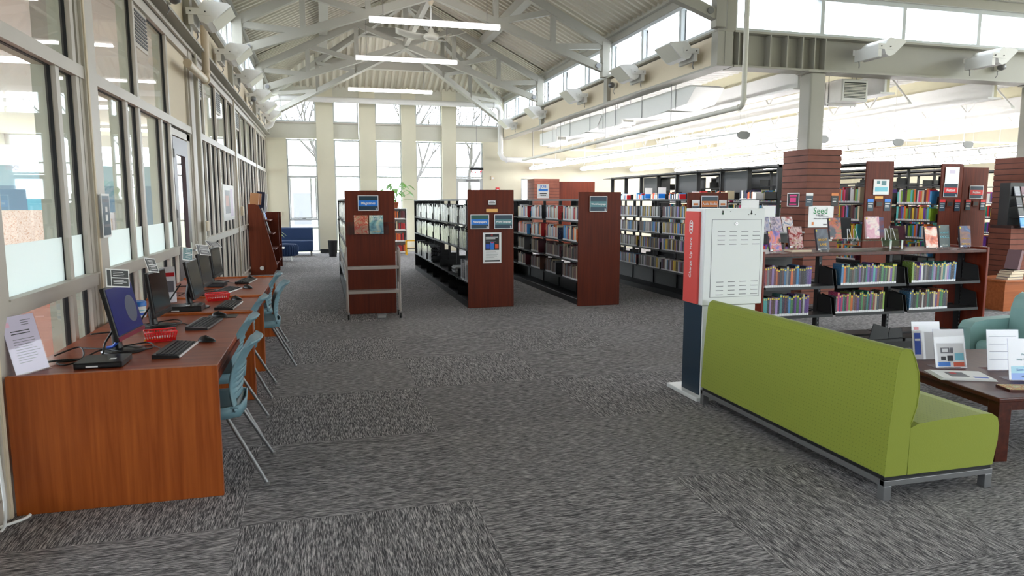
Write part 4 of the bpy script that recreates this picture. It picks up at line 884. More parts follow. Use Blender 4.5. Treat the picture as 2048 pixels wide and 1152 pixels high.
# ---------------- book cart
t=thing('book_cart','grey metal book cart with two bare shelves in front of the Magazines panel','book cart',(.66,10.05,0))
for s in (-1,1):
    MB().tube([(s*.37,.13,.08),(s*.355,.13,.6),(s*.36,.12,.95),(s*.36,.06,1.0),(s*.37,-.02,.97),(s*.375,-.03,.9),(s*.365,-.1,.5),(s*.36,-.15,.08)],.013,'cartm',n=8).build('side_frame',t)
    MB().box(s*.36-.004,s*.36+.004,-.04,.12,.5,.95,'cartm').build('side_plate',t)
    for y in (-.15,.13):
        c=MB(); c.cyl((s*.36-.012,y,.04),(s*.36+.012,y,.04),.04,'blackpl',n=20).box(s*.36-.02,s*.36+.02,y-.01,y+.01,.04,.1,'silver'); c.build('caster',t)
for z in (.71,.37): MB().box(-.355,.355,-.11,.12,z,z+.02,'cartm').box(-.355,.355,-.125,-.11,z-.01,z+.028,'cartm').build('shelf',t)
MB().box(-.17,.12,-.08,-.02,.7305,.732,'paper').build('label_strip',t)
tag(MB().box(-.065,.065,-.04,.04,0,.065,'silver').box(-.055,.055,-.042,-.04,.01,.04,'chrome').build('floor_socket',loc=(.76,9.96,0),bevel=.006),'small metal floor socket box under the book cart','floor socket')
# ---------------- slatwall columns
def slatbox(x0,x1,y0,y1,h,lab,name='slatted_column_wrap'):
    t=thing(name,lab,'slatwall',((x0+x1)/2,(y0+y1)/2,0)); hx,hy=(x1-x0)/2,(y1-y0)/2
    n_=int(h/.1); p=h/n_; b=MB(); g=MB()
    g.box(-hx+.008,hx-.008,-hy+.008,hy-.008,0,h-.005,'groove')
    for i in range(n_): b.box(-hx,hx,-hy,hy,i*p+.008,(i+1)*p-.004,'slat')
    g.build('backing',t); b.build('slats',t); return t
slatbox(7.33,7.95,9.5,10.12,2.46,'square slatted red brown wrap around the column beyond the low bookcase')
slatbox(11.95,12.75,9.5,10.3,2.42,'slatted red brown wrap around the right hand column')
sign('poster','black poster with magenta heads on the left face of the slatted column','poster',7.3305,9.81,1.67,-90,.3,.22,'paper',[(-.45,.45,-.44,.44,'ink'),(-.25,.25,-.2,.15,'magenta'),(-.3,.3,.25,.35,'magenta'),(-.3,.3,-.38,-.28,'magenta')])
sign('leaflet_holder','left narrow leaflet holder on the front of the slatted column','leaflet',7.39,9.4995,1.67,0,.13,.21,'signnavy',[(-.5,.5,.3,.5,'paper'),(-.3,.3,.0,.05,'paper'),(-.3,.2,-.2,-.15,'paper')]); sign('leaflet_holder','right narrow leaflet holder with orange top on the slatted column','leaflet',7.86,9.4995,1.67,0,.13,.21,'ink',[(-.5,.5,.3,.5,'signorange'),(-.3,.3,.05,.1,'paper'),(-.3,.2,-.15,-.1,'paper')])
sign('poster','white poster with green lettering reading Seed below the slatted column leaflets','poster',7.62,9.4995,1.405,0,.46,.34,'paper',[(-.36,-.28,-.4,-.25,'signorange'),(-.1,.3,-.02,0,'greyink'),(.1,.25,-.4,-.34,'greyink')],[('Seed',.14,'greenink',-.03,.26),('LIBRARY',.04,'greyink',-.03,.06),('SPRING INTO GARDENING',.022,'greyink',0,-.1)])
# gondola with media pockets, right edge
t=thing('slatwall_display','slatted red brown display stand with four rows of disc pockets at the right edge','display stand',(11.0,9.0,0))
b=MB(); 
for i in range(12): b.box(-.1,.9,0,.4,.13+i*.09,.21+i*.09,'slat')
b.box(-.09,.89,.01,.39,0,1.25,'groove'); b.box(-.14,.95,-.05,.45,0,.13,'slat'); b.build('base_panels',t)
MB().box(-.05,.9,.12,.3,1.2,1.95,'black2').build('back_panel',t)
for k,z in enumerate((1.22,1.39,1.56,1.74)): MB().box(-.02,.88,-.1+.05*k,.14,z-.012,z,'black').box(-.02,.88,-.1+.05*k,-.096+.05*k,z,z+.05,'acrylic').build('pocket_tray',t)
# small slatted desk with book pile
t=thing('end_table','orange oak laminate desk with the pile of books at the right edge','desk',(9.85,8.15,0))
MB().box(-.04,1.4,-.04,.62,.44,.47,'oak').build('top',t,bevel=.004); MB().box(0,1.36,0,.58,0,.44,'oak').build('body',t)
def loosebook(lab,x,y,z,w,d,h,rot,c,name='book'):
    t=thing(name,lab,'book',(x,y,z)); t.rotation_euler=[R(a) for a in rot]; m=mat('cover_%d_%d_%d'%c,c,.35)
    MB().box(-w/2,w/2,-d/2,-d/2+.004,0,h,m).box(-w/2,-w/2+.003,-d/2,d/2,0,h,m).box(w/2-.003,w/2,-d/2,d/2,0,h,m).build('cover',t); MB().box(-w/2+.003,w/2-.003,-d/2+.004,d/2-.004,.004,h-.004,'pages').build('page_block',t); return t
for k,(c,l) in enumerate((((90,80,120),'bottom'),((50,70,60),'second'),((150,80,70),'third'))): loosebook('%s book lying in the pile on the oak desk'%l,10.02+.02*k,8.35,.4705+k*.042+.02,.04,.23,.16,(0,90,90-6*k),c) if False else None
def flatbook(lab,x,y,z,w,d,h,rz,c,name='book',cat='book'):
    t=thing(name,lab,cat,(x,y,z),R(rz)); m=mat('cover_%d_%d_%d'%c,c,.35)
    MB().box(-w/2,w/2,-d/2,d/2,0,.003,m).box(-w/2,w/2,-d/2,d/2,h-.003,h,m).box(-w/2,-w/2+.003,-d/2,d/2,0,h,m).build('cover',t); MB().box(-w/2+.003,w/2-.005,-d/2+.004,d/2-.004,.003,h-.003,'pages').build('page_block',t); return t
z=.47
for k,(c,l,hh) in enumerate((((90,80,120),'bottom book of the pile on the oak desk',.035),((50,70,60),'second book of the pile on the oak desk',.045),((150,80,70),'third book of the pile on the oak desk',.04),((24,24,30),'thin black top book of the pile on the oak desk',.02))): flatbook(l,10.1+.015*k,8.3,z,.3,.2,hh,180+4*k,c); z+=hh
lb=thing('book','tall book standing aslant on top of the pile on the oak desk','book',(10.13,8.3,z+.004)); lb.rotation_euler=(0,R(14),R(8)); m_=mat('mauve_cover',(120,90,96),.4)
MB().box(-.03,.03,-.1,-.096,0,.3,m_).box(-.03,-.027,-.1,.1,0,.3,m_).box(.027,.03,-.1,.1,0,.3,m_).build('cover',lb); MB().box(-.027,.027,-.096,.096,.003,.297,'pages').build('page_block',lb)
sign('poster','blue framed poster on the right hand slatted column','poster',12.3,9.49,2.02,0,.5,.28,'signnavy',[(-.45,.1,.25,.38,'paper'),(-.4,.0,.05,.09,'aqua'),(.05,.4,-.4,.25,'signred'),(-.45,0,-.42,-.32,'paper')])
# ---------------- sofa
t=thing('sofa','long lime green fabric sofa seen from behind, on a silver frame','sofa',(0,0,0)); Y0,Y1=3.045,5.0
bp=[(2.945,.135),(2.96,.45),(2.985,.80),(3.0,.84),(3.03,.855),(3.07,.845),(3.095,.80),(3.13,.71),(3.14,.62),(3.13,.52),(3.10,.43),(3.095,.135)]
MB().prism(bp,Y0,Y1,'lime').build('backrest',t,bevel=.012,seg=3)
sp=[(3.10,.135),(3.10,.405),(3.16,.425),(3.3,.435),(3.6,.445),(3.67,.44),(3.71,.415),(3.725,.37),(3.725,.28),(3.70,.135)]
MB().prism(sp,Y0,Y1,'lime').build('seat',t,bevel=.012,seg=3)
MB().box(2.955,3.70,Y0+.01,Y1-.01,.112,.137,'black').build('plinth',t)
MB().box(2.945,3.70,Y0-.005,Y0+.03,.082,.114,'silver').box(2.945,3.70,Y1-.03,Y1+.005,.082,.114,'silver').box(2.945,2.98,Y0,Y1,.082,.114,'silver').box(3.665,3.70,Y0,Y1,.082,.114,'silver').build('frame',t,bevel=.002)
for x in (2.945,3.65):
    for y in (Y0-.005,Y1-.045): MB().box(x,x+.05,y,y+.05,0,.084,'silver').build('leg',t,bevel=.003)
# seams as thin piping
MB().tube([(p[0]+(.0),Y0-.001,p[1]) for p in bp[1:-1]],.003,'lime',n=5).build('piping',t)
# ---------------- charging kiosk
t=thing('charging_kiosk','white and navy phone charging locker with a red side panel, behind the sofa','charging station',(0,0,0))
MB().box(2.93,3.60,5.04,5.56,0,.035,'kioskw').build('base_plate',t,bevel=.006)
MB().box(3.0,3.49,5.10,5.40,.035,.79,'kioskw').build('lower_cabinet',t,bevel=.004)
MB().box(2.992,3.0,5.115,5.40,.035,.79,'kioskn').build('navy_side',t); MB().box(3.49,3.497,5.115,5.4,.035,.79,'kioskn').build('navy_side',t)
uc=MB().box(2.985,3.54,5.09,5.40,.795,1.59,'kioskw').build('locker_cabinet',t,bevel=.006)
rp=MB().box(2.965,2.985,5.15,5.38,.80,1.565,'kioskr').build('red_panel',t,bevel=.003)
text('Charge Up Here',.05,'paper',rp,(0,0,0),name='lettering'); L_=rp.children[0]; L_.location=(2.963,5.265,1.18); L_.rotation_euler=(0,R(-90),R(-90)); L_.scale=(1,1,1)
L_.rotation_mode='QUATERNION'
mm=Matrix(((0,-1,0),(0,0,-1),(1,0,0)))  # columns: local x -> +z ; local y(depth) -> +x ; local z(up) -> -y ... fixed below
X_=Vector((0,0,1)); N_=Vector((-1,0,0)); U_=Vector((0,1,0)) # reading direction up, facing -X
# text reads bottom to top; its up direction points towards +Y (left, as seen from -X)
mm=Matrix((X_, -N_, U_)).transposed(); L_.rotation_quaternion=mm.to_quaternion()
lo=MB(); lo.tube([(2.963,5.245,1.40),(2.963,5.245,1.47),(2.963,5.26,1.487),(2.963,5.275,1.487),(2.963,5.29,1.47),(2.963,5.29,1.40),(2.963,5.275,1.383),(2.963,5.26,1.383)],.004,'paper',n=6,closed=True)
for zz in (1.41,1.435,1.46): lo.box(2.962,2.964,5.255,5.28,zz,zz+.012,'paper')
lo.build('printed_mark',rp)
def door_panel(x0,x1,z0,z1,y,slots,parent,lock=None,nm='door'):
    d=MB().box(x0,x1,y-.003,y,z0,z1,'kioskw').box(x0,x1,y-.0035,y-.002,z0,z0+.003,'greyink').box(x0,x1,y-.0035,y-.002,z1-.003,z1,'greyink').box(x0,x0+.003,y-.0035,y-.002,z0,z1,'greyink').box(x1-.003,x1,y-.0035,y-.002,z0,z1,'greyink').build(nm,parent)
    v=MB()
    for zb in slots:
        for r in range(4):
            for c in range(4):
                xx=x0+(x1-x0)*(.12+.235*c); v=MB(); v.box(xx,xx+(x1-x0)*.14,y-.0055,y-.003,zb-r*.035,zb-r*.035+.005,'greyink').box(xx,xx+(x1-x0)*.14,y-.006,y-.003,zb-r*.035+.005,zb-r*.035+.009,'kioskw'); v.build('vent_slot',d)
    if lock: MB().cyl((lock[0],y-.012,lock[1]),(lock[0],y-.003,lock[1]),.012,'chrome',n=18).cyl((lock[0],y-.014,lock[1]),(lock[0],y-.012,lock[1]),.005,'ink',n=8).build('lock',d)
door_panel(3.05,3.51,.86,1.50,5.09,(1.40,.985),t,(3.27,1.465)); door_panel(3.05,3.47,.09,.74,5.10,(.62,.22),t)
kh=MB()
for x in (3.145,3.41): kh.cyl((x,5.086,1.548),(x,5.09,1.548),.008,'ink',n=12).box(x-.0035,x+.0035,5.086,5.09,1.548,1.572,'ink')
kh.cyl((3.215,5.086,1.565),(3.215,5.09,1.565),.003,'ink',n=8).cyl((3.385,5.086,1.54),(3.385,5.09,1.54),.003,'ink',n=8).cyl((3.445,5.086,1.54),(3.445,5.09,1.54),.003,'ink',n=8)
kh.build('keyholes',t); MB().cyl((3.145,5.085,1.548),(3.145,5.087,1.548),.004,'greenink',n=8).build('indicator',t)
# ---------------- coffee table and things on it
TX,TY,TR=4.10,3.36,-8
t=thing('coffee_table','dark red brown wooden table with paper signs, right of the sofa','table',(TX,TY,0),R(TR))
MB().box(-.06,1.35,-.06,1.30,.40,.43,'tablew').build('tabletop',t,bevel=.008,seg=3)
MB().box(0,1.29,0,.03,.33,.40,'tablew').box(0,1.29,1.21,1.24,.33,.40,'tablew').box(0,.03,0,1.24,.33,.40,'tablew').box(1.26,1.29,0,1.24,.33,.40,'tablew').build('apron',t)
for x in (-.02,1.22):
    for y in (-.02,1.17): MB().box(x,x+.09,y,y+.09,0,.40,'tablew').build('leg',t,bevel=.004)
def flyer(p,w,h):
    q=MB(); q.box(-w*.3,-w*.02,-.003,-.0022,h*.38,h*.52,'greyink').box(-w*.25,-w*.07,-.0034,-.003,h*.41,h*.5,'paper').box(0,w*.1,-.003,-.0022,h*.38,h*.52,'greyink'); q.box(-w*.3,-w*.15,-.003,-.0022,h*.2,h*.3,'ink').box(-w*.1,w*.08,-.003,-.0022,h*.18,h*.32,'ink').box(-w*.42,-w*.02,-.003,-.0022,h*.05,h*.16,'signblue').box(.02,w*.42,-.003,-.0022,h*.04,h*.15,'orangeink').box(w*.14,w*.42,-.003,-.0022,h*.2,h*.38,'aqua'); q.build('printed_pictures',p)
def flyer2(p,w,h):
    q=MB(); q.box(-w*.42,-w*.2,-.003,-.0022,h*.15,h*.7,'blueink').box(-w*.4,-w*.22,-.0034,-.003,h*.5,h*.55,'paper').box(-w*.42,-w*.25,-.003,-.0022,h*.78,h*.86,'signred'); q.build('printed_pictures',p)
def puzz(p,w,h):
    MB().box(-w*.42,w*.46,-.003,-.0022,h*.02,h*.18,'signblue').box(-w*.42,w*.46,-.003,-.0022,h*.18,h*.34,'aqua').build('printed_bands',p)
    for s,sz,v in (('Please',.018,.62),('Help Yourself',.02,.5),('to',.018,.38),('Some Puzzles',.022,.26)): text(s,sz,'blueink' if v<.3 else 'signslate',p,(0,-.0036,h*v))
    text('LIBRARY',.014,'ink',p,(0,-.0036,h*.1))
def tl(x,y): c,s=math.cos(R(TR)),math.sin(R(TR)); return TX+x*c-y*s,TY+x*s+y*c
def tabpos(): pass
acrylic_sign('sign_holder','white flyer with blue and orange boxes in an acrylic holder on the table',4.42,4.02,.431,-12,.24,.29,14,'paper',fn=flyer)
acrylic_sign('sign_holder','white and blue flyer in an acrylic holder behind the other flyer',4.47,4.28,.431,-12,.23,.3,12,'paper',fn=flyer2)
acrylic_sign('sign_holder','white and aqua sign reading Some Puzzles at the right edge of the table',4.60,3.60,.431,-14,.23,.29,10,'paper',fn=puzz)
acrylic_sign('sign_holder','tall white sheet in an acrylic holder behind the puzzle sign',4.72,3.86,.431,-14,.24,.3,10,'paper',rows=4)
t=thing('newspaper','folded newspaper lying on the table in front of the flyer','newspaper',(4.27,3.82,.431),R(-24))
b=MB()
for k in range(4): b.box(-.17+.006*k,.19-.004*k,-.13,.14-.01*k,k*.004,k*.004+.003,'paper')
b.box(-.08,.04,-.08,.05,.0155,.016,'greyink').box(-.05,-.01,0,.04,.016,.0165,'signred').box(.06,.15,-.1,-.07,.0155,.016,'blueink'); b.build('sheets',t)
t=thing('puzzle_board','colourful puzzle sheet lying at the right edge of the table','puzzle',(4.42,3.43,.431),R(-16)); MB().box(-.17,.2,-.07,.07,0,.012,'tablew').box(-.165,.195,-.065,.065,.012,.014,art_mat('puzzle_art',[(60,110,160),(220,200,90),(190,90,50),(230,220,160),(70,120,80)],28)).build('board',t)
# armchair
t=thing('armchair','pale teal vinyl armchair beyond the table, at the right edge','armchair',(6.03,4.68,0),R(-90))
ap=[(-.36,.07),(-.38,.50),(-.34,.555),(-.2,.575),(.2,.58),(.36,.56),(.40,.5),(.40,.07)]
for a_,b_ in ((-.42,-.29),(.29,.42)): MB().prism(ap,a_,b_,'teal',axis='x').build('arm',t,bevel=.035,seg=4)
MB().box(-.285,.285,-.34,.2,.1,.40,'teal').build('seat',t,bevel=.05,seg=4)
MB().prism([(.12,.1),(.05,.40),(.06,.68),(.10,.78),(.18,.82),(.27,.79),(.34,.6),(.38,.1)],-.285,.285,'teal',axis='x').build('backrest',t,bevel=.05,seg=4)
for x in (-.4,.37):
    for y in (-.34,.34): MB().box(x,x+.03,y,y+.03,0,.07,'silver').build('leg',t)
# ---------------- young adult bookcase facing the camera
AX0,AX1,AY=4.40,7.38,6.35
t=thing('low_bookcase','low double faced bookcase with dark top and red wood ends, facing the camera','bookcase',(0,0,0))
MB().box(AX0+.03,AX1-.03,AY-.01,AY+.62,1.065,1.10,'tablew').build('top',t,bevel=.004)
for x in (AX0,AX1-.03): MB().box(x,x+.03,AY-.02,AY+.63,0,1.125,'redwood').build('end_panel',t,bevel=.006)
UP=[AX0+.05,5.34,6.29,AX1-.05]
for x in UP:
    b=MB().box(x-.02,x+.02,AY+.27,AY+.33,0,1.065,'black')
    for k in range(20): b.box(x-.004,x+.004,AY+.268,AY+.27,.1+k*.045,.12+k*.045,'silver')
    b.build('upright',t)
for a,b_ in zip(UP[:-1],UP[1:]):
    for s,ya,yb in ((0,AY+.01,AY+.25),(1,AY+.35,AY+.6)):
        for z in (.74,.43,.11):
            MB().box(a+.02,b_-.02,ya,yb,z-.018,z,'black').box(a+.02,b_-.02,ya-.002,ya,z-.03,z,'black2').build('shelf',t)
    for z in (.74,.43): MB().prism([(AY+.02,z),(AY+.25,z-.03),(AY+.25,z+.2),(AY+.05,z+.17)],b_-.024,b_-.02,'black',axis='x').build('bracket',t); MB().prism([(AY+.02,z),(AY+.25,z-.03),(AY+.25,z+.2),(AY+.05,z+.17)],a+.02,a+.024,'black',axis='x').build('bracket',t)
MB().box(AX0+.03,AX1-.03,AY+.0,AY+.62,0,.08,'black').build('base',t)
t=thing('book_end_plate','loose black bookend plates standing on the bottom shelf of the low bookcase','bookend',(6.05,6.4,.11)); MB().prism([(-.2,0),(-.14,.18),(.06,.12),(.06,0)],0,.01,'black2').build('plate',t); MB().prism([(.08,0),(.1,.12),(.26,.1),(.28,0)],.02,.03,'black2').build('plate',t)
# ---------------- shelved books
CN={'navy':(26,34,70),'black':(22,22,26),'white':(225,225,225),'teal':(20,120,110),'sky blue':(70,150,210),'red':(190,30,36),'orange':(226,110,36),'yellow':(224,190,50),'purple':(110,60,160),'lilac':(170,140,200),'green':(60,140,70),'lime':(140,180,50),'pink':(220,60,120),'brown':(96,62,46),'cream':(220,205,170),'grey':(120,120,124),'maroon':(92,22,40),'turquoise':(90,190,190)}
def proto_book(kind):
    """unit block: x thickness 0..1, y depth 0 (spine) .. 1, z height 0..1"""
    b=MB(); c='cover' if kind!='sleeve' else 'sleeve'
    if kind=='case': b.box(0.04,.96,0,1,0,1,c).box(.1,.9,-.006,0,.0,.1,'label'); b.box(.08,.92,.02,.98,1,1.004,'paper')
    elif kind=='sleeve': b.box(.05,.95,0,1,0,1,c)
    else:
        b.box(0.02,.98,0,.03,0,1,c).box(.02,.12,.03,1,0,1,c).box(.88,.98,.03,1,0,1,c).box(.12,.88,.03,.97,.015,.97,'pages').box(.03,.97,-.008,0,0,.11,'label')
        if kind=='ya': b.box(.2,.8,-.008,0,.875,.945,'sticker')
    o=b.build('proto',fixn=False); me=o.data; bpy.data.objects.remove(o); me.name=kind; return me
PM={k:proto_book(k) for k in ('ya','adult','case','sleeve')}
ALLB=[]
def run(kind,name,cat,x,y,z,rz,length,tmin,tmax,hmin,hmax,depth,palette,where,group,gap=.0,lean=.0,stop=1.0,lst=None):
    """row of upright items; position runs along the local +X of rz"""
    c,s=math.cos(R(rz)),math.sin(R(rz)); u=0; row=[]; me=PM[kind]
    while u<length*stop:
        th=random.uniform(tmin,tmax); h=random.uniform(hmin,hmax)
        if u+th>length*stop: break
        cn=random.choice(palette); rgb=srgb(CN[cn]); k=random.uniform(.4,.9) if kind=='ya' else random.uniform(.75,1.15); dp=depth*random.uniform(.9,1)
        o=bpy.data.objects.new(name,me); COL.objects.link(o); o.location=(x+c*u,y+s*u,z); o.rotation_euler=(0,R(lean*random.uniform(-1,1)) if lean else 0,R(rz)); o.scale=(th*.97,dp,h)
        o.color=(min(1,rgb[0]*k),min(1,rgb[1]*k),min(1,rgb[2]*k),1); o['category']=cat; o['group']=group
        row.append((o,cn,th,h)); u+=th+gap*random.random()
    n_=len(row)
    for i,(o,cn,th,h) in enumerate(row):
        sz=('thick ' if th>tmin+.72*(tmax-tmin) else 'thin ' if th<tmin+.28*(tmax-tmin) else '')+('tall ' if h>hmin+.75*(hmax-hmin) else 'short ' if h<hmin+.25*(hmax-hmin) else '')
        if n_==1: rel='alone'
        elif i==0: rel='first, before a %s one'%row[1][1]
        elif i==n_-1: rel='last, after a %s one'%row[i-1][1]
        else: rel='between %s and %s'%(row[i-1][1],row[i+1][1])
        ALLB.append((o,sz+cn,rel,where,cat,i,n_))
    return row
def stuffrow(kind,rows,lab,name,cat):
    """many rows as one object of stuff; rows: (x,y,z,rz,length,t,hmin,hmax,depth,palette)"""
    b=MB(); 
    for (x,y,z,rz,length,tt,hmin,hmax,depth,pal) in rows:
        c,s=math.cos(R(rz)),math.sin(R(rz)); u=0
        while u<length-tt:
            th=tt*random.uniform(.7,1.3); h=random.uniform(hmin,hmax); cn=random.choice(pal); m=mat('stuff_'+cn.replace(' ','_'),CN[cn],.45)
            P=lambda a,d,e:(x+c*a-s*d,y+s*a+c*d,z+e)
            v=[P(u+th*i,depth*j,h*k) for k in (0,1) for j in (0,1) for i in (.03,.97)]
            b.add(v,[(0,2,3,1),(4,5,7,6),(0,1,5,4),(2,6,7,3),(0,4,6,2),(1,3,7,5)],m)
            w=[P(u+th*.08,-.001,0),P(u+th*.92,-.001,0),P(u+th*.92,-.001,h*.13),P(u+th*.08,-.001,h*.13)]; b.add(w,[(0,1,2,3)],'label')
            u+=th
    tag(b.build(name,fixn=False),lab,cat,kind='stuff')
ALLP=list(CN)
YAP=['navy','black','white','teal','sky blue','red','orange','purple','lilac','green','pink','brown','cream','black','navy','turquoise','purple','black','brown','grey','maroon','navy','black','maroon','lime']
for r,(z,rn,segs) in enumerate(((.7405,'upper',((4.44,5.05,'left'),(5.42,6.16,'middle'),(6.36,6.98,'right'))),(.4305,'lower',((4.44,5.03,'left'),(5.37,6.02,'middle'),(6.35,6.90,'right'))))):
    for a,b_,bn in segs: run('ya','book','book',a,AY+.03,z,0,b_-a,.019,.032,.19,.235,.15,YAP,'%s shelf, %s bay of low bookcase'%(rn,bn),'books on the low bookcase')
# book stack 3, left face, near two bays individually
W3=['white','cream','red','sky blue','black','white','white','orange','cream','white','navy']; D3=['brown','black','grey','maroon','brown','cream']
bay=.94
for bi in range(4):
    y1=10.34+bay*(bi+1)-.03
    for zi,z in enumerate(SH):
        pal=W3 if zi<2 else D3; Lr=(.72,.7,.78,.6)[zi] if (bi+zi)%3 else .82
        if bi<2 and not (zi==3 and bi==1):
            run('adult','book','book',3.905,y1-.02,z+.0005,-90,Lr,.024,.042,.19,.25,.16,pal,'%s shelf, %s bay of third low range'%(('top','second','third','fourth')[zi],('nearest','second')[bi]),'books in the third low range')
S3R=[]
for bi in (1,2,3):
    for zi,z in enumerate(SH):
        if bi<2 and zi!=3: continue
        S3R.append((3.905,10.34+bay*(bi+1)-.05,z,-90,(.72,.7,.5,.6)[zi],.034,.19,.25,.16,W3 if zi<2 else D3))
for k in range(7):
    y1=9.78+.97*(k+1)-.04
    for z in (1.62,1.32,1.0,.66):
        if k>0 or z<.7: S3R.append((8.66,y1,z,-90,.85,.036,.2,.27,.17,ALLP))
for k in range(7):
    y1=10.06+.93*(k+1)-.04
    for z in (1.60,1.29,.97,.66):
        if k>0 or z<.7: S3R.append((10.44,y1,z,-90,.8,.036,.2,.27,.17,ALLP))
        S3R.append((13.62,11.2+.9*(k+1)-.04,z,-90,.75,.036,.2,.27,.17,ALLP))
for k in range(8): S3R.append((7.6,10.92+.9375*(k+1)-.1,1.68,-90,.55,.034,.1,.17,.16,['white','sky blue','navy','cream','orange','black','red','white']))
stuffrow('adult',S3R,'books too far back to count on the farther bays and tall ranges','distant_books','books')
S3X=[(8.66,9.78+.93,z,-90,.86,.04,.22,.27,.17,ALLP) for z in (1.62,1.32,1.0)]+[(10.44,10.06+.88,z,-90,.8,.04,.22,.27,.17,ALLP) for z in (1.60,1.29,.97)]
stuffrow('adult',S3X,'books on the nearest bays of the tall ranges','tall_range_books','books')
for k,(xx,yy,zz,nm) in enumerate(() and ((8.66,9.78,1.62,'top'),(8.66,9.78,1.32,'second'),(8.66,9.78,1.0,'third'))): run('adult','book','book',xx,yy+.93,zz+.0005,-90,.86,.03,.05,.22,.27,.17,ALLP,'%s row behind plain dark end panel'%nm,'books in the nearest tall bays')
for k,(xx,yy,zz,nm) in enumerate(() and ((10.44,10.06,1.60,'top'),(10.44,10.06,1.29,'second'))): run('adult','book','book',xx,yy+.88,zz+.0005,-90,.8,.03,.05,.22,.27,.17,ALLP,'%s row behind left Fiction panel'%nm,'books in the nearest tall bays')
# media cases in range 4
MP=['black','grey','white','navy','lilac','black','maroon','sky blue','yellow','grey','white','brown']
for bi in range(3):
    y1=10.45+.93*(bi+1)-.03
    for zi,z in enumerate([1.36,1.08,.79,.44]):
        if bi<2: run('case','disc_case','disc case',5.80,y1-.01,z+.0005,-90,.86,.022,.034,.185,.2,.13,MP,'%s shelf, %s bay of fourth low range'%(('top','second','third','fourth')[zi],('nearest','second')[bi]),'disc cases in the fourth low range')
stuffrow('case',[(5.80,10.45+.93*(bi+1)-.04,z,-90,.86,.028,.185,.2,.13,MP) for bi in (2,3,4) for z in (1.36,1.08,.79,.44)]+[(6.2,10.45+.93*(bi+1)-.1,z,-90,.7,.02,.1,.13,.1,['white','grey','cream','sky blue']) for bi in range(4) for z in (1.36,1.08,.79,.44)],'disc cases on the far bays and back side of the fourth range','distant_disc_cases','disc cases')
# periodicals
NP_=['grey','white','black','grey','grey','white','black','grey']
for zi,(z,nm,segs) in enumerate(((1.28,'top',((16.9,6.1),)),(.9,'second',((16.9,6.1),)),(.40,'third',((16.9,2.4),)),(.40,'low',((11.3,.7),)))):
    for y1,L in segs:
        left=L; gi=0
        while left>.2:
            l=min(.86,left); run('sleeve','periodical','periodical',2.16,y1,z+.0005,-90,l,.05,.085,.24,.32,.22,NP_,'%s shelf, %s bay of newspaper range'%(nm,('farthest','2nd far','3rd far','4th far','5th far','6th far','7th far','8th far')[gi] if L>1 else 'nearest'),'sleeved periodicals in the newspaper range',gap=.01,lean=4); y1-=l+.06; left-=l+.06; gi+=1
for zi,z in enumerate(SH):
    run('sleeve','periodical','periodical',.33,15.4,z+.0005,-90,4.9,.07,.11,.24,.3,.2,['white','grey','cream','black'],'%s shelf of magazine range'%('top','second','third','fourth')[zi],'magazines on the left side of the first range',gap=.02,lean=3)
b=MB()
for k in range(14): b.box(-.12+random.uniform(-.02,.02),.1,-.16+random.uniform(-.02,.02),.16,.008*k,.008*k+.006,'paper' if k%3 else 'greyink')
tag(b.build('newspaper_pile',loc=(2.32,12.15,.401)),'loose pile of newspapers lying low in the newspaper range','newspapers',kind='stuff')
# write the labels of the shelved items, then make doubles differ by their place in the row
import collections
def clean(w): return w.replace(', m group','').replace('  ',' ').strip().rstrip(',')
ORD=['1st','2nd','3rd']+['%dth'%i for i in range(4,200)]
def lab0(a,lvl):
    o,desc,rel,where,cat,i,n_=a; w=clean(where)
    if lvl==0: return '%s %s, %s, %s'%(desc,cat,rel,w)
    half='%s from the %s'%(ORD[i] if i<n_/2 else ORD[n_-1-i],'left' if i<n_/2 else 'right')
    return '%s %s, %s, %s'%(desc,cat,half,w)
def label_shelved():
    cnt=collections.Counter(lab0(a,0) for a in ALLB)
    for a in ALLB:
        l=lab0(a,0)
        if cnt[l]>1: l=lab0(a,1)
        a[0]['label']=' '.join(l.split()[:16]).rstrip(',')
# ---------------- displays on top of the low bookcase
def wire_stand(t,w,y=0):
    MB().tube([(-w*.3,-.03,.0),(-w*.3,-.03,.02),(-w*.3,.02,.004),(-w*.3,.05,.12),(w*.3,.05,.12),(w*.3,.02,.004),(w*.3,-.03,.02),(w*.3,-.03,0)],.0025,'chrome',n=6).build('wire_stand',t)
def display_book(lab,x,y,z,rz,w,h,art,titles=(),lean=14,th=.025,mcol=(60,50,60),stand=True,sticker=True,back=False):
    t=thing('display_book',lab,'book',(x,y,z),R(rz),'books displayed on the low bookcase'); l=R(-lean)
    b=MB().box(-w/2,w/2,-th,-th+.003,.012,h,art).box(-w/2,w/2,-.003,0,.012,h,art).box(-w/2,-w/2+.003,-th,0,.012,h,mat('cover_%d_%d_%d'%mcol,mcol,.4)).box(-w/2+.003,w/2-.004,-th+.003,-.003,.016,h-.004,'paper')
    c=b.build('cover',t,rot=(l,0,0))
    if sticker: MB().box(-w/2+.002,-w/2+.02,-th-.001,-th,h-.03,h-.012,'sticker').build('sticker',c); MB().box(-w/2+.002,-w/2+.035,-th-.001,-th,.014,.03,'label').build('spine_label',c)
    for s,sz,m,u,v in titles: text(s,sz,m,c,(w*u,-th-.0015,h*v),name='title_lettering')
    if stand: wire_stand(t,w)
    return t
A=art_mat; ZT=1.1005
display_book('purple book with a dark haired figure, leftmost in the display row',4.66,6.50,ZT,5,.155,.235,A('art_purple',[(70,60,130),(120,110,190),(230,130,110),(40,30,50)],9,seedv=1),[('Superior',.034,'paper',0,.38),('ALLY KLEIN',.014,'paper',0,.12)])
flatbook('red book lying flat under the red display book',4.985,6.55,ZT,.24,.16,.03,175,(130,40,40)); 
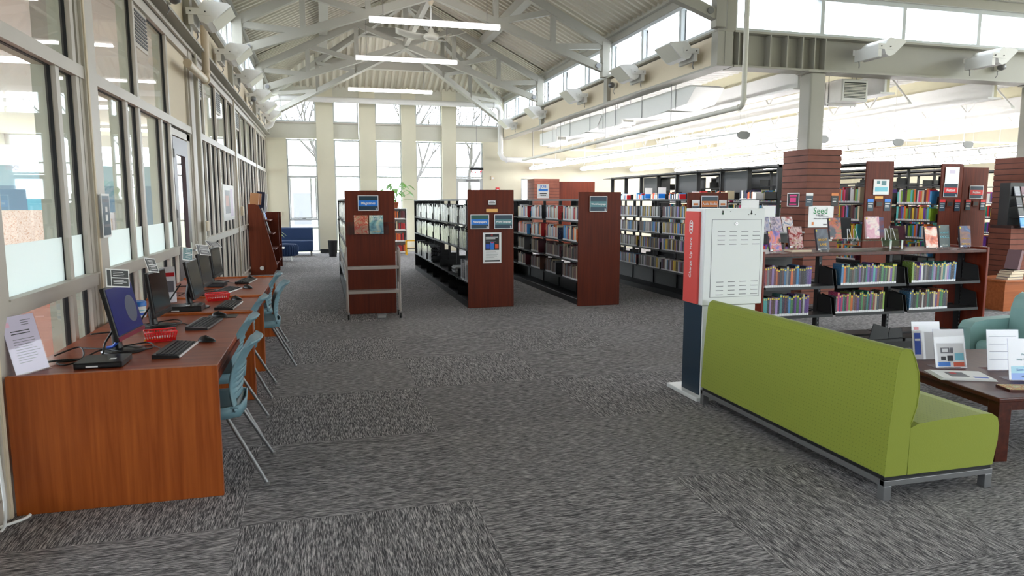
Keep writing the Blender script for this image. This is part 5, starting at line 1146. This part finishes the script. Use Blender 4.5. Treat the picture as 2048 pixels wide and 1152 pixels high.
display_book('glossy red book reading Secrets, standing on the flat red book',4.96,6.56,ZT+.031,-3,.165,.245,A('art_red',[(110,24,24),(160,50,50),(220,190,190),(90,30,26)],14,seedv=2),[('THE',.018,'cream_t' if 'cream_t' in M else 'pages',0,.5),('SECRETS',.03,'pages',0,.35),('SECRETS',.03,'pages',0,.15)])
display_book('dark grey book with yellow script reading Bright Lane',5.26,6.50,ZT,3,.16,.25,A('art_grey',[(40,44,58),(70,76,92),(96,104,120)],7,seedv=3),[('BRIGHT',.034,'yellow',0,.5),('LANE',.036,'yellow',0,.3),('EMMA BLACK',.014,'paper',0,.1)])
display_book('dark blue book reading Road on the glass riser',5.54,6.66,1.212,4,.165,.25,A('art_road',[(30,40,60),(50,56,80),(190,80,50),(40,110,80)],9,seedv=4),[('LIBRARY',.026,'signorange',0,.86),('ROAD',.032,'signorange',0,.74)],lean=10,stand=False)
display_book('black book with white edges turned away behind the Road book',5.79,6.86,1.212,160,.17,.25,'black2',(),lean=12,stand=False,sticker=False)
display_book('pink book with a drawn face at the centre of the glass riser',6.04,6.66,1.212,-4,.17,.26,A('art_pink',[(236,190,200),(226,160,186),(250,230,224),(150,110,170)],10,seedv=5),lean=8,stand=False,mcol=(236,200,200))
display_book('slate blue book with orange edge turned away beside the pink one',6.28,6.86,1.212,-20,.17,.25,A('art_slate',[(70,84,120),(96,110,150),(150,90,90)],6,seedv=6),[('REVIEWS',.018,'paper',.0,.8)],lean=14,stand=False,mcol=(226,150,60),sticker=False)
display_book('brown olive book leaning back right of the glass riser',6.50,6.86,ZT,-22,.19,.235,A('art_olive',[(70,70,52),(100,98,76),(60,50,44)],5,seedv=7),lean=24,stand=True,sticker=False,mcol=(230,228,220))
display_book('dark book leaning behind the orange pink one',6.66,6.92,ZT,-25,.17,.26,A('art_dark',[(40,30,36),(90,40,60),(30,30,40)],6,seedv=8),lean=20,sticker=False,mcol=(236,236,232))
display_book('orange and pink book in front of the dark leaning one',6.80,6.58,ZT,-2,.17,.255,A('art_peach',[(240,180,140),(250,230,220),(230,120,90),(160,60,60)],8,seedv=9),lean=12)
display_book('dark green book reading Midnight Knock',7.02,6.62,ZT,4,.16,.27,A('art_knock',[(24,50,56),(40,70,76),(20,30,40)],5,seedv=10),[('MIDNIGHT',.026,'aqua',0,.66),('KNOCK',.038,'aqua',0,.48),('JOHN FRAM',.014,'paper',0,.12)],lean=8)
display_book('blue book with yellow letters reading Remain, rightmost in the row',7.26,6.56,ZT,0,.16,.26,A('art_remain',[(60,110,170),(40,60,110),(120,70,60),(40,40,60)],5,seedv=11),[('THE RIGHT TO',.018,'yellow',0,.42),('REMAIN',.034,'yellow',0,.18)],lean=8)
t=thing('glass_riser','green edged glass shelf on white brackets on the low bookcase','riser',(5.98,6.74,ZT))
MB().box(-.56,.56,-.14,.16,.10,.108,'greenglass').build('glass_shelf',t)
for x in (-.53,.50,.34): MB().box(x,x+.022,-.06,-.05,0,.1,'white').build('bracket',t)
for x,l in ((5.76,'left'),(6.27,'right')):
    t=thing('wire_easel','white wire easel standing empty on the glass riser, %s one'%l,'easel',(x,6.66,1.209),0,'wire easels on the glass riser')
    MB().tube([(-.07,-.03,0),(-.05,.01,.13),(-.03,.01,.13),(-.01,-.03,0),(.01,-.03,0),(.035,.01,.13),(.055,.01,.13),(.075,-.03,0)],.004,'paper',n=6).build('wire',t)
# media / magazines between kiosk and slat column, behind
for k,(x,y,z,w,c,l) in enumerate(((6.34,9.5,1.70,.3,'paper','white sheet rack behind the kiosk, left one'),(6.68,9.5,1.62,.22,'paper','white leaning papers behind the kiosk, right one'))):
    t=thing('leaflet_rack',l,'leaflets',(x,y,z-.3)); MB().box(-w/2,w/2,0,.02,0,.26,c).build('sheet',t); MB().box(-w/2,w/2,-.02,.1,-.02,0,'black').box(-.02,.02,.02,.06,-z+.3,0,'black').build('stand',t)
t=thing('display_shelf','black low display range just beyond the left half of the low bookcase','bookcase',(5.95,8.6,0))
MB().box(-.3,.6,.12,.16,0,1.25,'black').build('back_panel',t)
for z in (.5,.85,1.2): MB().box(-.3,.6,-.12,.12,z,z+.02,'silver' if z>1 else 'black').build('shelf',t)
MB().box(-.3,.6,-.12,.16,0,.08,'black').build('base',t)
stuffrow('case',[(5.7,8.52,.87,0,.8,.03,.12,.2,.12,ALLP),(5.7,8.52,.52,0,.8,.03,.12,.2,.12,ALLP)],'small boxes and cases on the black display range behind the low bookcase','small_cases','cases')
magazine('comic with yellow strip leaning on the display range, left one',5.93,8.5,1.221,0,A('comic_a',[(90,100,140),(200,190,200),(120,140,190)],12,seedv=3),[],w=.17,h=.22,lean=20)
magazine('comic with yellow strip leaning on the display range, middle one',6.12,8.5,1.221,0,A('comic_b',[(120,120,170),(220,200,210),(90,90,120)],12,seedv=5),[],w=.17,h=.22,lean=20)
magazine('comic with yellow strip leaning on the display range, right one',6.31,8.5,1.221,0,A('comic_c',[(80,110,150),(230,220,220),(170,80,80)],12,seedv=6),[],w=.17,h=.22,lean=20)
# disc pockets on gondola
GP=['grey','navy','sky blue','black','white','maroon','brown','grey']
for k,z in enumerate((1.22,1.39,1.56,1.74)):
    for i in range(6):
        o=bpy.data.objects.new('disc_case',PM['case']); COL.objects.link(o); o.location=(11.0+.0+i*.145,9.0-.085+.05*k,z+.001); o.rotation_euler=(R(-14),0,0); o.scale=(.125,.015,.15 if k else .17)
        cn=random.choice(GP); o.color=srgb(CN[cn])+(1,); tag(o,'%s disc case, %s in the %s pocket row of slatted display'%(cn,('leftmost','second','third','fourth','fifth','sixth')[i],('lowest','second lowest','second highest','highest')[k]),'disc case','disc cases in the slatted display pockets')
# ---------------- brown bookcase on the left wall
t=thing('slanted_bookcase','red brown bookcase with curved side, against the glazing past the desks','bookcase',(-1.60,16.6,0))
sidep=[(0,0),(.48,0),(.57,.16),(.50,.50),(.30,1.35),(.22,1.55),(.14,1.58),(0,1.58)]
for y in (0,1.05,2.1): MB().prism(sidep if y==0 else [(0,0),(.57,0),(.57,1.38),(0,1.38)],y,y+.03,'cherryd' if y==0 else 'mahog').build('side_panel',t,bevel=.004)
MB().box(0,.02,.03,2.1,.05,1.36,'mahog').build('back_panel',t)
for z,d in ((.2,.55),(.55,.54),(.9,.5),(1.2,.44)): MB().box(.02,d,.03,2.1,z,z+.02,'mahog').build('shelf',t)
tag(MB().lathe((0,0,0),[(.05,0),(.045,.003)],'paper',n=9).build('torn_sticker',loc=(-1.36,16.597,.15),rot=(R(90),0,0)),'torn white sticker low on the side of the brown bookcase','sticker')
for k,(y,c,l,th,h) in enumerate(((16.68,(196,140,96),'tan folder',.08,.34),(16.78,(206,150,110),'orange tan folder',.06,.33),(16.9,(24,30,60),'navy binder',.07,.36),(17.0,(226,226,226),'white binder',.05,.33))):
    b=thing('binder',l+' standing on top of the brown bookcase','binder',(-1.55+.045*k,y,1.581 if k<2 else 1.4)); b.rotation_euler=(0,R(6),0); MB().box(-.02,.16,0,th,0,h*(.75 if k<2 else 1.3),mat('cover_%d_%d_%d'%c,c,.5)).box(-.01,.161,.01,th-.01,.01,h*.7,'paper').build('cover',b)
for k,(y,z,c,l) in enumerate(((16.8,1.225,'greyink','grey magazine on the upper shelf of the brown bookcase'),(17.05,1.225,'signblue','blue magazine on the upper shelf of the brown bookcase'),(16.85,.925,'ink','black magazine on the middle shelf of the brown bookcase'),(16.8,.225,'signorange','orange book on the bottom slope of the brown bookcase'),(17.1,.225,'pages','cream book on the bottom slope of the brown bookcase'))):
    b=thing('magazine',l,'magazine',(-1.6+(.34 if z>1 else .42 if z>.5 else .5),y,z)); b.rotation_euler=(0,R(-16),R(0)); MB().box(0,.012,-.1,.1,.005,.28,'paper').box(.012,.014,-.1,.1,.005,.28,c).build('cover',b)
# ---------------- far lounge
t=thing('loveseat','navy blue two seat sofa against the end wall','sofa',(-.82,22.35,0))
MB().prism([(.25,.14),(.3,.82),(.4,.84),(.48,.82),(.48,.14)],-.5,.5,'navyf',axis='x').build('backrest',t,bevel=.03,seg=3); MB().box(-.5,.5,-.35,.27,.14,.46,'navyf').build('seat',t,bevel=.04,seg=3)
for x in (-.46,.42):
    for y in (-.32,.42): MB().box(x,x+.04,y,y+.04,0,.15,'silver').build('leg',t)
t=thing('lounge_chair','ribbed navy tub seat in front of the navy sofa','chair',(-1.05,20.4,0))
MB().lathe((0,0,0),[(.28,.14),(.34,.2),(.35,.38),(.30,.46),(.1,.48)],'navyf',n=32).build('seat',t)
r=MB()
for k in range(32): a=2*math.pi*k/32; r.tube([(.345*math.cos(a),.345*math.sin(a),.17),(.36*math.cos(a),.36*math.sin(a),.38),(.31*math.cos(a),.31*math.sin(a),.45)],.012,'navyf',n=5)
r.build('ribs',t)
for a in (45,135,225,315): MB().cyl((.25*math.cos(R(a)),.25*math.sin(R(a)),0),(.22*math.cos(R(a)),.22*math.sin(R(a)),.15),.014,'chrome',n=8).build('leg',t)
t=thing('side_table','small white topped side table with splayed chrome foot','table',(-1.2,19.15,0))
MB().box(-.2,.2,-.2,.2,.42,.45,'paper').build('top',t,bevel=.01); MB().cyl((0,0,.03),(0,0,.42),.02,'chrome').build('post',t)
for a in (20,110,200,290): MB().tube([(0,0,.06),(.15*math.cos(R(a)),.15*math.sin(R(a)),.05),(.32*math.cos(R(a)),.32*math.sin(R(a)),.012)],.012,'chrome',n=6).build('foot',t)
def plant(name,lab,x,y,z,pot,n_,hh,spread,lf='leaf',big=.09):
    t=thing(name,lab,'potted plant',(x,y,z)); MB().lathe((0,0,0),[(pot*.7,0),(pot,pot*1.6),(pot*1.08,pot*1.6),(pot*1.08,pot*1.95),(pot*.95,pot*1.95),(pot*.9,pot*1.7)],'terracotta' if lf=='leaf' else 'paper',n=20,cap=True).build('pot',t)
    st=MB(); lv=MB()
    for i in range(n_):
        a=random.uniform(0,2*math.pi) if i>1 else (0 if i else .5); s=spread*random.uniform(.3,1); h=pot*1.9+hh*random.uniform(.35,1); e=Vector((s*math.cos(a),s*math.sin(a),h)); mid=Vector((s*.35*math.cos(a),s*.35*math.sin(a),h*.75))
        st.tube([(0,0,pot*1.6),mid,e],.006,lf,n=5); d=Vector((math.cos(a),math.sin(a),-.35)).normalized(); sd=d.cross(Vector((0,0,1))).normalized(); L=big*random.uniform(.8,1.4)
        def fn(u,v,e=e,d=d,sd=sd,L=L): w=L*.75*math.sin(math.pi*min(1,u*.93+.05))**.7*(1-.18*abs(math.sin(u*9))); return e+d*(L*1.6*u-.02)+sd*w*(v-.5)+Vector((0,0,-L*.5*u*u+abs(v-.5)*.12*L))
        lv.grid(fn,10,4,lf)
    st.build('stems',t); lv.build('leaves',t)
t=thing('white_bookcase','tall narrow white bookcase with red books under the potted plant','bookcase',(2.3,22.5,0))
MB().box(-.26,-.24,-.15,.15,0,1.42,'paper').box(.24,.26,-.15,.15,0,1.42,'paper').build('side_panel',t); MB().box(-.24,.24,.14,.15,0,1.42,'paper').build('back_panel',t)
for z in (.02,.37,.72,1.07,1.40): MB().box(-.24,.24,-.15,.14,z,z+.02,'paper').build('shelf',t)
for k,z in enumerate((.0405,.3905,.7405,1.0905)): run('adult','book','book',2.08,22.37,z,0,.44,.03,.05,.2,.27,.16,['red','maroon','cream','orange','green','black','red'],'%s shelf of white bookcase'%('bottom','second','third','top')[k],'books in the white bookcase')
label_shelved()
plant('potted_monstera','leafy green plant in a terracotta pot on the white bookcase',2.22,22.42,1.4205,.1,20,.62,.55,'leaf',.15)
cable('long thin plant tendril hanging across to the newspaper range',[(2.3,22.4,1.62),(2.6,22.3,1.7),(3.0,22.2,1.62),(3.15,22.2,1.55)],.006,'leaf','plant_tendril')
plant('potted_lily','yellow green leafy plant on the white side table',-1.25,19.15,.4505,.07,12,.4,.16,'leaf2',.09)
t=thing('waste_bin','black waste bin standing by the end wall','bin',(.25,21.6,0)); MB().prism([(-.13,-.13),(.13,-.13),(.13,.13),(-.13,.13)],0,.001,'black',axis='z').build('bottom',t)
MB().lathe((0,0,0),[(.15,.0),(.19,.46),(.195,.48),(.18,.48),(.14,.02)],'black',n=4,cap=False).build('body',t,rot=(0,0,R(45)))
t=thing('step_stool','yellow plastic step stool left of the newspaper range','stool',(2.62,21.7,0))
for s in (-1,1): MB().prism([(-.18,0),(-.14,0),(-.06,.42),(-.1,.42)],s*.17-.015,s*.17+.015,'yellow',axis='x').prism([(.18,0),(.14,0),(.06,.42),(.1,.42)],s*.17-.015,s*.17+.015,'yellow',axis='x').build('side_frame',t)
MB().box(-.18,.18,-.11,.11,.42,.45,'yellow').box(-.17,.17,-.2,-.05,.2,.23,'yellow').box(-.17,.17,-.202,-.2,.2,.225,'ink').build('steps',t,bevel=.005)
t=thing('exit_sign','hanging exit sign with red letters before the end door','exit sign',(4.83,22.4,2.66)); MB().box(-.22,.22,-.03,.03,-.02,.06,'ink').build('housing',t); MB().box(-.17,.17,-.004,.004,-.19,-.02,'acrylic').build('pane',t); text('EXIT',.17,'exitred',t,(0,-.006,-.11),bold=.004); MB().cyl((0,0,.06),(0,0,2.0),.006,'silver',n=6).build('hanger',t)
tag(MB().box(-.06,.06,-.05,0,-.06,.06,'cream').box(-.03,.03,-.055,-.05,-.04,.02,'paper').build('alarm_box',loc=(5.55,YB-.0,2.42),bevel=.008),'small cream alarm box on the end wall right of the exit door','alarm')
tag(MB().box(-.06,.06,-.05,0,-.07,.07,'signred').box(-.04,.04,-.055,-.05,-.01,.01,'paper').build('fire_alarm',loc=(5.72,YB,2.03),bevel=.006),'red fire alarm pull on the end wall above the Newspapers panel','fire alarm')
tag(MB().box(-.08,.08,-.04,0,-.06,.06,'cream').build('thermostat',loc=(-1.32,YB,1.24),bevel=.008),'cream wall box on the end wall left of the navy sofa','wall box')
t=thing('wall_unit','white alarm unit high on the end wall above the narrow window','alarm',(8.35,YB,3.05)); MB().box(-.22,.22,-.1,0,-.08,.08,'white').build('casing',t,bevel=.02); MB().cyl((-.12,-.14,-.02),(-.12,-.1,-.02),.05,'silver').cyl((.12,-.14,-.02),(.12,-.1,-.02),.05,'silver').build('lamp',t)
t=slatbox(6.75,7.62,22.3,23.15,2.38,'red brown slatted enclosure by the end wall, behind the Job sign','slatted_enclosure')
tag(MB().box(7.7,9.0,22.6,22.66,0,2.3,'mahog').build('wood_screen'),'dark red wood screen beyond the slatted enclosure','screen')
sign('job_sign','white sign with blue lettering reading JOB on the end of the third range','sign',4.62,14.6,1.86,0,.26,.3,'paper',[(-.4,.4,.0,.16,'signblue'),(-.3,.3,-.2,-.14,'ink')],[('JOB',.085,'signblue',0,.33),('RESOURCES',.024,'ink',0,-.3)])
tag(MB().box(-.02,.02,0,.02,0,.15,'acrylic').build('sign_foot',loc=(4.62,14.6,1.6)),'clear foot under the JOB sign','sign foot') if False else None
for (x,y,l) in ((7.85,15.6,'blue and white'),(7.85,14.9,'white and blue')): sign('shelf_sign','%s sign standing on the tall range shelf'%l,'sign',x-.25,y,1.83,0,.2,.26,'paper',[(-.45,.45,-.45,-.05,'signblue')])
# poster and small boxes on the left wall
t=sign('poster','large white poster with grey and red pictures taped on the glazed wall','poster',XL+.03,13.5,1.62,90,1.45,.62,'paper',[(-.35,.1,-.3,.35,'greyink'),(-.3,0,-.1,.2,'cover_tan'),(.15,.4,-.4,.4,'lav')])
sign('notice','tall black framed notice with white snowflakes on the pier of the glazed wall','notice',XL+.055,5.97,1.54,90,.21,.33,'paper',[(-.42,.42,-.45,.45,'signnavy'),(-.35,.35,.3,.38,'greyink'),(-.1,.15,.08,.2,'paper'),(-.12,.15,-.12,.02,'paper'),(-.35,.35,-.26,-.2,'greyink')])
tag(MB().box(0,.05,-.09,.09,-.07,.07,'cream').build('control_box',loc=(XL+.045,10.62,1.3),bevel=.01),'cream control box on the pier beyond the plum door','control box')
tag(MB().box(0,.05,-.09,.09,-.09,.09,'cream').build('control_box',loc=(XL+.055,15.16,1.45),bevel=.01),'cream control box on the pier before the brown bookcase','control box')
# ---------------- outside
struct(MB().box(-60,80,24.5,120,-.3,-.12,'ground').box(-60,-9.4,-30,24.5,-.3,-.12,'ground').box(-60,80,-60,-3.4,-.3,-.12,'ground').box(20.3,80,-3.4,24.5,-.3,-.12,'ground'),'ground_outside','pale winter ground outside')
def tree(x,y,h,lab,sd):
    rr=random.Random(sd); b=MB()
    def br(p,d,l,r,lv):
        q=p+d*l; b.tube([p,p+d*l*.5+Vector((rr.uniform(-.05,.05),rr.uniform(-.05,.05),0))*l,q],[r,r*.85,r*.65],'bark',n=5,caps=False)
        if lv==0: return
        for k in range(3 if lv>1 else 3):
            a=Vector((rr.uniform(-1,1),rr.uniform(-1,1),rr.uniform(.1,.9))); br(q if k else p+d*l*.7,(d*.9+a*.75).normalized(),l*rr.uniform(.62,.8),r*.58,lv-1)
    br(Vector((0,0,-.1)),Vector((0,0,1)),h*.3,.16,5); o=b.build('bare_tree',loc=(x,y,-.15),fixn=False); tag(o,lab,'tree','bare trees outside the end windows')
for k,(x,y,h) in enumerate(((-6,38,9),(0,42,11),(4.5,36,9),(9,44,12),(13,38,10),(20,34,11),(27,30,10),(-12,48,12))): tree(x,y,h,'bare winter tree outside, %s from the left beyond the end windows'%('second','third','fourth','fifth','sixth','seventh','eighth','leftmost')[k],k+3)
t=thing('house','pale sided house outside the first end windows','house',(-3.5,52,0)); MB().box(-6,5,0,8,-.2,3.2,'sidingm').build('wall',t); MB().prism([(-6.5,3.2),(5.5,3.2),(-.5,5.2)],-.5,8.5,'sidingm').build('roof',t)
MB().box(1.5,2.7,-.05,0,0,2.2,'greyink').build('door',t)
# ================================================================== LIGHT, CAMERA
w=bpy.data.worlds.new('World'); sc.world=w; w.use_nodes=True; nt=w.node_tree; bg=nt.nodes['Background']
bg.inputs[0].default_value=(.85,.93,1,1); bg.inputs[1].default_value=WORLD if 'WORLD' in globals() else 9.0
def portal(loc,rot,sx,sy):
    l=bpy.data.lights.new('portal','AREA'); l.shape='RECTANGLE'; l.size=sx; l.size_y=sy; l.cycles.is_portal=True
    o=bpy.data.objects.new('window_portal',l); COL.objects.link(o); o.location=loc; o.rotation_euler=rot
portal((2.1,YB+.35,2.2),(R(-90),0,0),7,4.4); portal((2.1,YB+.35,4.4),(R(-90),0,0),7.6,.9)
portal((6.25,16.5,4.58),(R(90),0,R(90)),13.4,.75); portal((-1.7,10,4.58),(R(90),0,R(-90)),26,.75); portal((10,10.25,4.55),(R(-90),0,0),8,.75)
portal((12,-3.4,1.7),(R(90),0,0),16,1.8); portal((-9.1,10.5,2.1),(R(90),0,R(-90)),27,2.3); portal((-5.5,24.45,2.1),(R(-90),0,0),7,2.4)
cam=bpy.data.cameras.new('camera'); cam.lens=1400/2048*36; cam.sensor_width=36; cam.clip_end=300; cam.clip_start=.05
co=bpy.data.objects.new('camera',cam); COL.objects.link(co); co.location=(0,0,1.65)
co.rotation_euler=(R(90)-math.atan(174/1400),0,-math.atan(379/1411)); sc.camera=co
sc.view_settings.view_transform='Standard'; sc.view_settings.look='None'; sc.view_settings.gamma=1; sc.view_settings.exposure=0.28; sc.view_settings.use_curve_mapping=False
